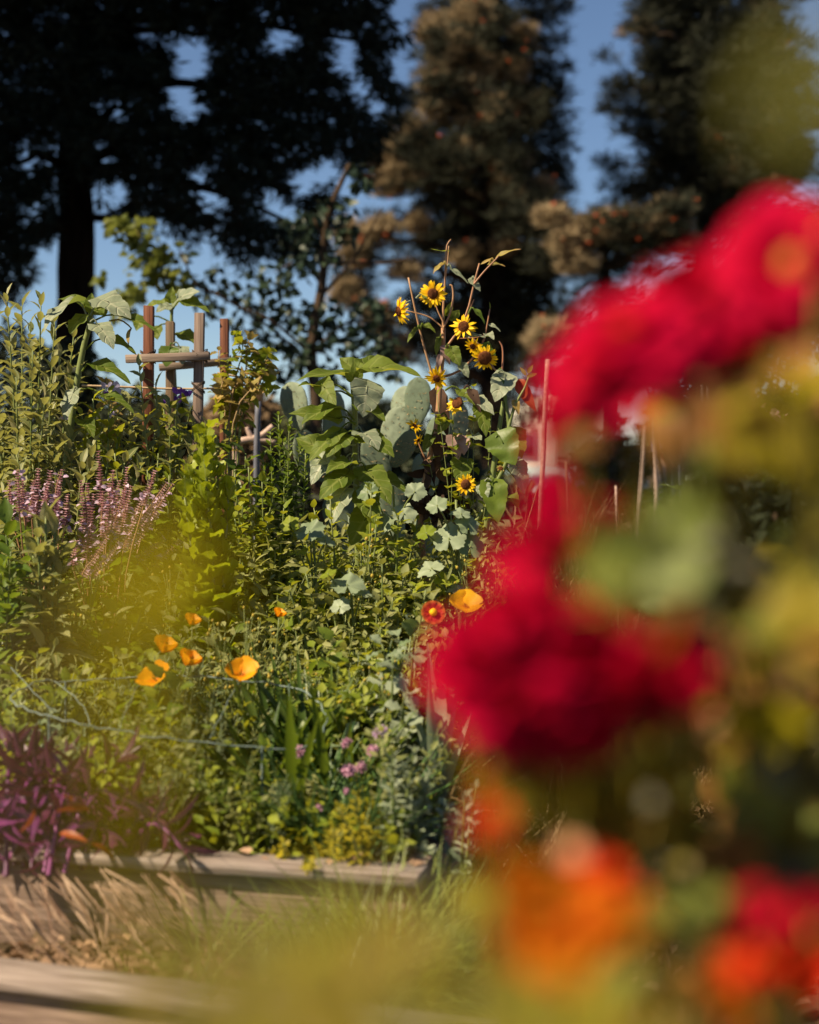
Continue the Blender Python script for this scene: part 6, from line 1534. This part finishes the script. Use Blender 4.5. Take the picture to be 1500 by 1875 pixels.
def front_plant(name, label, cat, bx, D, heads, leaves, lmat, smat=None, group=None, nl=9):
    b = P(bx, 900, D); b[2] = float(gz(b[0], b[1]))
    t = thing(name, label, cat, b, group)
    ms, ml = MB(), MB()
    for h in heads:
        c = h(t)
        m = b * .62 + c * .38 if nl < 5 else b * .45 + c * .55; m[2] = c[2] * .55 + b[2] * .45
        p = spline([b + rng.normal(0, .01, 3) * [1, 1, 0], m + rng.normal(0, .008, 3), c], 16)
        tubes(ms, p, np.linspace(.0034, .0022, 16), 7)
        spiral_leaves(ml, p, nl, T_OVATE, .045, .028, .3, .45, .93, -.1, .5, .6)
    for x, y, d_, L, W, mt in leaves:
        pass
    ms.build("stem", smat or m_olive, t); ml.build("foliage", lmat, t)
    by = {}
    for q in leaves: by.setdefault(id(q[5]), []).append(q)
    for k, qs in by.items():
        g = MB(); s = MB()
        for x, y, d_, L, W, mt in qs:
            c = P(x, y, d_); dr = nz(np.array([rng.normal(0, 1), rng.normal(0, .5), rng.normal(0, .7)])); nrm = nz(np.array([rng.normal(-.3, .5), -.7, rng.uniform(.2, 1)]))
            LL = px2m(L, d_)
            place(g, T_OVATE, (c - dr * LL * .5)[None], dr, nrm, LL, px2m(W, d_) / 2, rng.uniform(.1, .7))
        g.build("foliage", qs[0][5], t)
    return t

front_plant("zinnia_plant", "tall flower plant with a domed crimson double bloom right of the branched sunflower", "zinnia", 1345, .78,
    [lambda t: double_head(t, 1150, 625, 168, .72, (-.35, -.55, .75), m_red, m_redo, 5, 16), lambda t: ruffle(t, 1075, 700, 95, .73, m_red, 14), lambda t: ruffle(t, 1045, 775, 72, .74, m_red, 14), lambda t: ruffle(t, 1005, 800, 42, .75, m_red), lambda t: ruffle(t, 1240, 640, 110, .74, m_red, 14), lambda t: ruffle(t, 1150, 690, 85, .75, m_red, 13), lambda t: ruffle(t, 1020, 690, 45, .74, m_red)],
    [(1230, 712, .7, 70, 55, m_rleaf), (1065, 805, .68, 70, 60, m_rleaf)], m_olive)
front_plant("zinnia_plant", "tallest flower plant with a wide scarlet bloom and golden centre against the dark evergreen", "zinnia", 1470, .72,
    [lambda t: double_head(t, 1450, 490, 150, .7, (-.15, -.95, .2), m_red, m_eye, 4, 15), lambda t: ruffle(t, 1375, 610, 110, .74, m_red, 14), lambda t: ruffle(t, 1315, 520, 80, .75, m_red, 14), lambda t: ruffle(t, 1258, 535, 78, .735, m_red, 14), lambda t: ruffle(t, 1340, 670, 75, .75, m_red, 14), lambda t: ruffle(t, 1300, 575, 85, .75, m_red), lambda t: ruffle(t, 1480, 590, 95, .74, m_red), lambda t: double_head(t, 1510, 430, 60, .68, (-.1, -.9, .4), m_red, m_eye, 3, 11)],
    [(1470, 660, .66, 110, 80, m_rleaf), (1440, 700, .68, 120, 70, m_yolive)], m_olive)
front_plant("zinnia_plant", "sprawling flower plant with ruffled crimson blooms below the lowest sunflower", "zinnia", 1060, .90,
    [lambda t, q=q: ruffle(t, q[0] + (22 if q[1] < 1180 else 4), q[1], q[2] * 1.08, .66 + rng.uniform(-.02, .02), m_red, 19) for q in ((990, 905, 46), (900, 1235, 90), (1010, 1245, 95), (1080, 1300, 95), (1150, 1260, 90), (1000, 1130, 60), (930, 1330, 70), (1260, 1200, 55), (985, 965, 58), (955, 1045, 82), (925, 1120, 85), (890, 1190, 85), (835, 1240, 66), (940, 1265, 130), (1045, 1300, 115), (1125, 1235, 112), (1225, 1225, 92), (1180, 1285, 80), (965, 1340, 75), (1060, 1240, 110), (1000, 1190, 90), (1090, 950, 34), (880, 1290, 70), (1250, 1270, 60))],
    [(1150, 1140, .6, 150, 34, m_org), (1230, 1146, .6, 130, 34, m_org), (980, 1420, .7, 120, 40, m_org), (900, 1440, .7, 110, 40, m_org), (1060, 1420, .7, 120, 40, m_olive)], m_olive, nl=2)
front_plant("zinnia_plant", "low flower plant with a large blurred orange bloom close to the lens", "zinnia", 1060, .62,
    [lambda t: double_head(t, 1050, 1700, 125, .56, (-.3, -.6, .75), m_org, m_redo, 4, 13), lambda t: ruffle(t, 955, 1650, 90, .57, m_org, 10), lambda t: ruffle(t, 1120, 1735, 85, .57, m_org, 10), lambda t: ruffle(t, 985, 1765, 75, .58, m_org, 9), lambda t: ruffle(t, 1090, 1620, 60, .58, m_redo, 9), lambda t: ruffle(t, 900, 1515, 46, .58, m_redo), lambda t: ruffle(t, 1110, 1640, 70, .62, m_redo), lambda t: ruffle(t, 1100, 1850, 70, .58, m_org), lambda t: ruffle(t, 1290, 1860, 80, .58, m_org)],
    [(930, 1480, .66, 130, 60, m_olive), (1000, 1450, .66, 150, 60, m_olive), (1050, 1560, .62, 60, 50, m_peach), (930, 1790, .53, 130, 50, m_olive), (1120, 1800, .52, 150, 50, m_gleaf), (1180, 1690, .54, 110, 45, m_olive), (1010, 1830, .5, 150, 50, m_yolive)], m_olive)
front_plant("zinnia_plant", "low flower plant with small crimson pink blooms at the bottom corner", "zinnia", 1410, .62,
    [lambda t: ruffle(t, 1390, 1675, 62, .6, m_red), lambda t: ruffle(t, 1385, 1745, 68, .6, m_redo), lambda t: ruffle(t, 1490, 1680, 62, .62, m_red), lambda t: ruffle(t, 1490, 1790, 70, .6, m_redo)],
    [], m_dolive)
# the bushy middle of the flower plant
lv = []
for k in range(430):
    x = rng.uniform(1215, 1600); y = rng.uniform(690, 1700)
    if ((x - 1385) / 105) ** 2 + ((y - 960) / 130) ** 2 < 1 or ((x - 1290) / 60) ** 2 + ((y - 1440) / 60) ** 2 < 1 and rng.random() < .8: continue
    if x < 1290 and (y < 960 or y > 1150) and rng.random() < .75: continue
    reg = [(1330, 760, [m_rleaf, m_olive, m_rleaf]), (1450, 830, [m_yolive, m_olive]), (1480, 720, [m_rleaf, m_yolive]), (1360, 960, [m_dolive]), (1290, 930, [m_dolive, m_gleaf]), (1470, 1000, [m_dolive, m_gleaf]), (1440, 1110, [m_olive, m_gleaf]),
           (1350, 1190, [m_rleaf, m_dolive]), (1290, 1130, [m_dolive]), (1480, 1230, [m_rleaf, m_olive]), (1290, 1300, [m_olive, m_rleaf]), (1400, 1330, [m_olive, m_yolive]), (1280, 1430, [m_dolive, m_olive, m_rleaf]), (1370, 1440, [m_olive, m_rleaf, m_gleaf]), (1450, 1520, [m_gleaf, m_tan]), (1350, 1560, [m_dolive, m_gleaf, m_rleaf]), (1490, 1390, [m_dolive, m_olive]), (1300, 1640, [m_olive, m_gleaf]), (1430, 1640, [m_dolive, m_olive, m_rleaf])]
    ms_ = min(reg, key=lambda q: (q[0] - x) ** 2 + (q[1] - y) ** 2)[2]  # darkest leaf colour stands in for the shaded gaps of the bush
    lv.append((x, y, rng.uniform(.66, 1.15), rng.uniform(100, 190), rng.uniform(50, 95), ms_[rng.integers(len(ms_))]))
for q in ((1110, 1060, .64, 150, 90), (1150, 1000, .64, 150, 90), (1220, 1050, .63, 170, 100), (1180, 1040, .63, 170, 100), (1130, 1030, .64, 150, 90), (1200, 1000, .64, 170, 100), (1240, 1070, .64, 150, 90), (1160, 1085, .65, 130, 80), (1270, 960, .66, 110, 70)): lv.append((*q, m_gleaf))
for q in ((1150, 1470, .74, 130, 70), (1100, 1430, .74, 120, 60), (1230, 1500, .8, 120, 60), (1290, 1640, .8, 150, 60), (1320, 1560, .8, 120, 60), (1210, 1620, .85, 100, 50)): lv.append((*q, m_dolive))
for k in range(60): lv.append((rng.uniform(1060, 1260), rng.uniform(1385, 1570), rng.uniform(.7, 1.0), rng.uniform(80, 140), rng.uniform(40, 65), [m_olive, m_gleaf, m_dolive, m_rleaf][rng.integers(4)]))
for k in range(50): lv.append((rng.uniform(1190, 1400), rng.uniform(1640, 1880), rng.uniform(.6, .9), rng.uniform(90, 150), rng.uniform(40, 65), [m_olive, m_gleaf, m_tan, m_rleaf][rng.integers(4)]))
for q in ((1455, 1235, .6, 75, 70), (1335, 1190, .64, 70, 50)): lv.append((*q, m_peach))
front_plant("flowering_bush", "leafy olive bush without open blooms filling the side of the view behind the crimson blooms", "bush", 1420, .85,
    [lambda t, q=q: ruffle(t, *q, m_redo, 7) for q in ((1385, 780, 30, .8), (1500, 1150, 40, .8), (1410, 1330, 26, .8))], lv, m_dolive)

# ------------------------------------------------------------------ blades and leaves almost touching the lens
def near_weed(label, bx, D, pieces, mat, arch=False):
    b = P(bx, 900, D); b[2] = 0.0
    t = thing("leaning_weed", label, "weed", b)
    ms, ml = MB(), MB()
    for x, y, d_, L, W, ang in pieces:
        c = P(x, y, d_); a_ = R(ang); dr = np.array([math.cos(a_), rng.normal(0, .2), math.sin(a_)]); LL = px2m(L, d_)
        place(ml, T_OVATE, (c - dr * LL * .5)[None], dr, np.array([-.4, -.6, .7]), LL, px2m(W, d_) / 2, .3)
        q = c - dr * LL * .5
        tube(ms, [b, [b[0], b[1], q[2] * .75], [b[0] * .8 + q[0] * .2, b[1], q[2] + .01], q] if arch else [b, [b[0] * .6 + q[0] * .4, b[1] * .6 + q[1] * .4, q[2] * .6], q], .0009, .0006, 16, 5)
    ms.build("stem", mat, t); ml.build("foliage", mat, t)
near_weed("yellow green weed leaf hanging in front of the mauve spikes and lime lettuce", 180, .27, [(265, 1085, .27, 190, 130, 75), (250, 1060, .28, 170, 110, 95), (290, 1110, .28, 170, 110, 40), (235, 1100, .265, 150, 90, 120), (262, 1065, .262, 180, 130, 60), (285, 1085, .268, 180, 120, 100), (300, 1010, .28, 150, 90, 50), (220, 1120, .27, 150, 80, 20), (350, 1075, .28, 150, 80, 120), (280, 1140, .28, 140, 60, 60), (375, 960, .29, 80, 26, 100)], m_yolive)
near_weed("pale weed leaf in front of the bed at its shaded end", 20, .26, [(40, 1150, .26, 100, 30, 60), (110, 1220, .27, 110, 22, 30), (-10, 1230, .26, 120, 28, 20)], m_tan)
near_weed("pale olive leaf hanging high beside the dark tall evergreen", 1900, .25, [(1450, 125, .24, 190, 60, 60), (1500, 215, .25, 150, 60, 110), (1410, 200, .25, 110, 30, 80), (1500, 110, .24, 120, 50, 90)], leaf_mat("pale_olive_leaf", (0.20, 0.20, 0.035), (0.28, 0.27, 0.055), trans=.4, rough=.6, spec=.1), True)
# deeper bush of the same kind that closes the view behind the blooms
lv = []
for k in range(330):
    x = rng.uniform(1090, 1620); y = rng.uniform(1010, 1720)
    if x < 1200 and y < 1380: continue
    if ((x - 1250) / 60) ** 2 + ((y - 1600) / 45) ** 2 < 1 or ((x - 1165) / 50) ** 2 + ((y - 1440) / 30) ** 2 < 1: continue
    lv.append((x, y, rng.uniform(1.2, 1.7), rng.uniform(80, 140), rng.uniform(36, 60), [m_olive, m_dolive, m_dolive, m_gleaf, m_rleaf][rng.integers(5)]))
front_plant("flowering_bush", "dark leafy bush at the path edge right behind the blurred orange bloom", "bush", 1400, 1.45, [lambda t, q=q: ruffle(t, *q, m_redo, 6) for q in ((1180, 1500, 16, 1.4), (1460, 1390, 20, 1.4))], lv, m_dolive)

g = P(620, 900, .36); g[2] = 0
t = thing("grassy_weed", "tall olive and straw coloured weeds blurred along the bottom edge close to the lens", "weed", g)
mb, mc, me, ms = MB(), MB(), MB(), MB()
for k in range(150):
    x = rng.uniform(260, 1260); f_ = rng.random() ** .7
    y = 1630 + 310 * f_ + 110 * abs((x - 640) / 420) ** 2
    if x > 860: y = max(y, 1815 + rng.uniform(0, 80))
    D = rng.uniform(.26, .44); a_ = R(rng.uniform(30, 140)); dr = np.array([math.cos(a_), rng.normal(0, .3), math.sin(a_)]); c = P(x, y, D)
    LL = px2m(rng.uniform(120, 240), D); q = c - dr * LL * .5
    m_i = rng.choice(3, p=[.3, .5, .2])
    place((mb, mc, me)[m_i], T_L if rng.random() < .6 else T_OVATE, q[None], dr, np.array([[-.4 + rng.normal(0, .3), -.6, .7]]), LL, px2m(rng.uniform(28, 56), D) / 2, .35)
    if k % 3 == 0:
        s0 = np.array([q[0] * .5 + g[0] * .5, q[1] + .05, 0.0]); tube(ms, [s0, [q[0] * .8 + s0[0] * .2, q[1] + .02, q[2] * .6], q], .0012, .0007, 10, 5)
mb.build("green_foliage", m_gleaf, t); mc.build("straw_foliage", m_tan, t); me.build("yellow_foliage", m_yolive, t); ms.build("stem", m_olive, t)
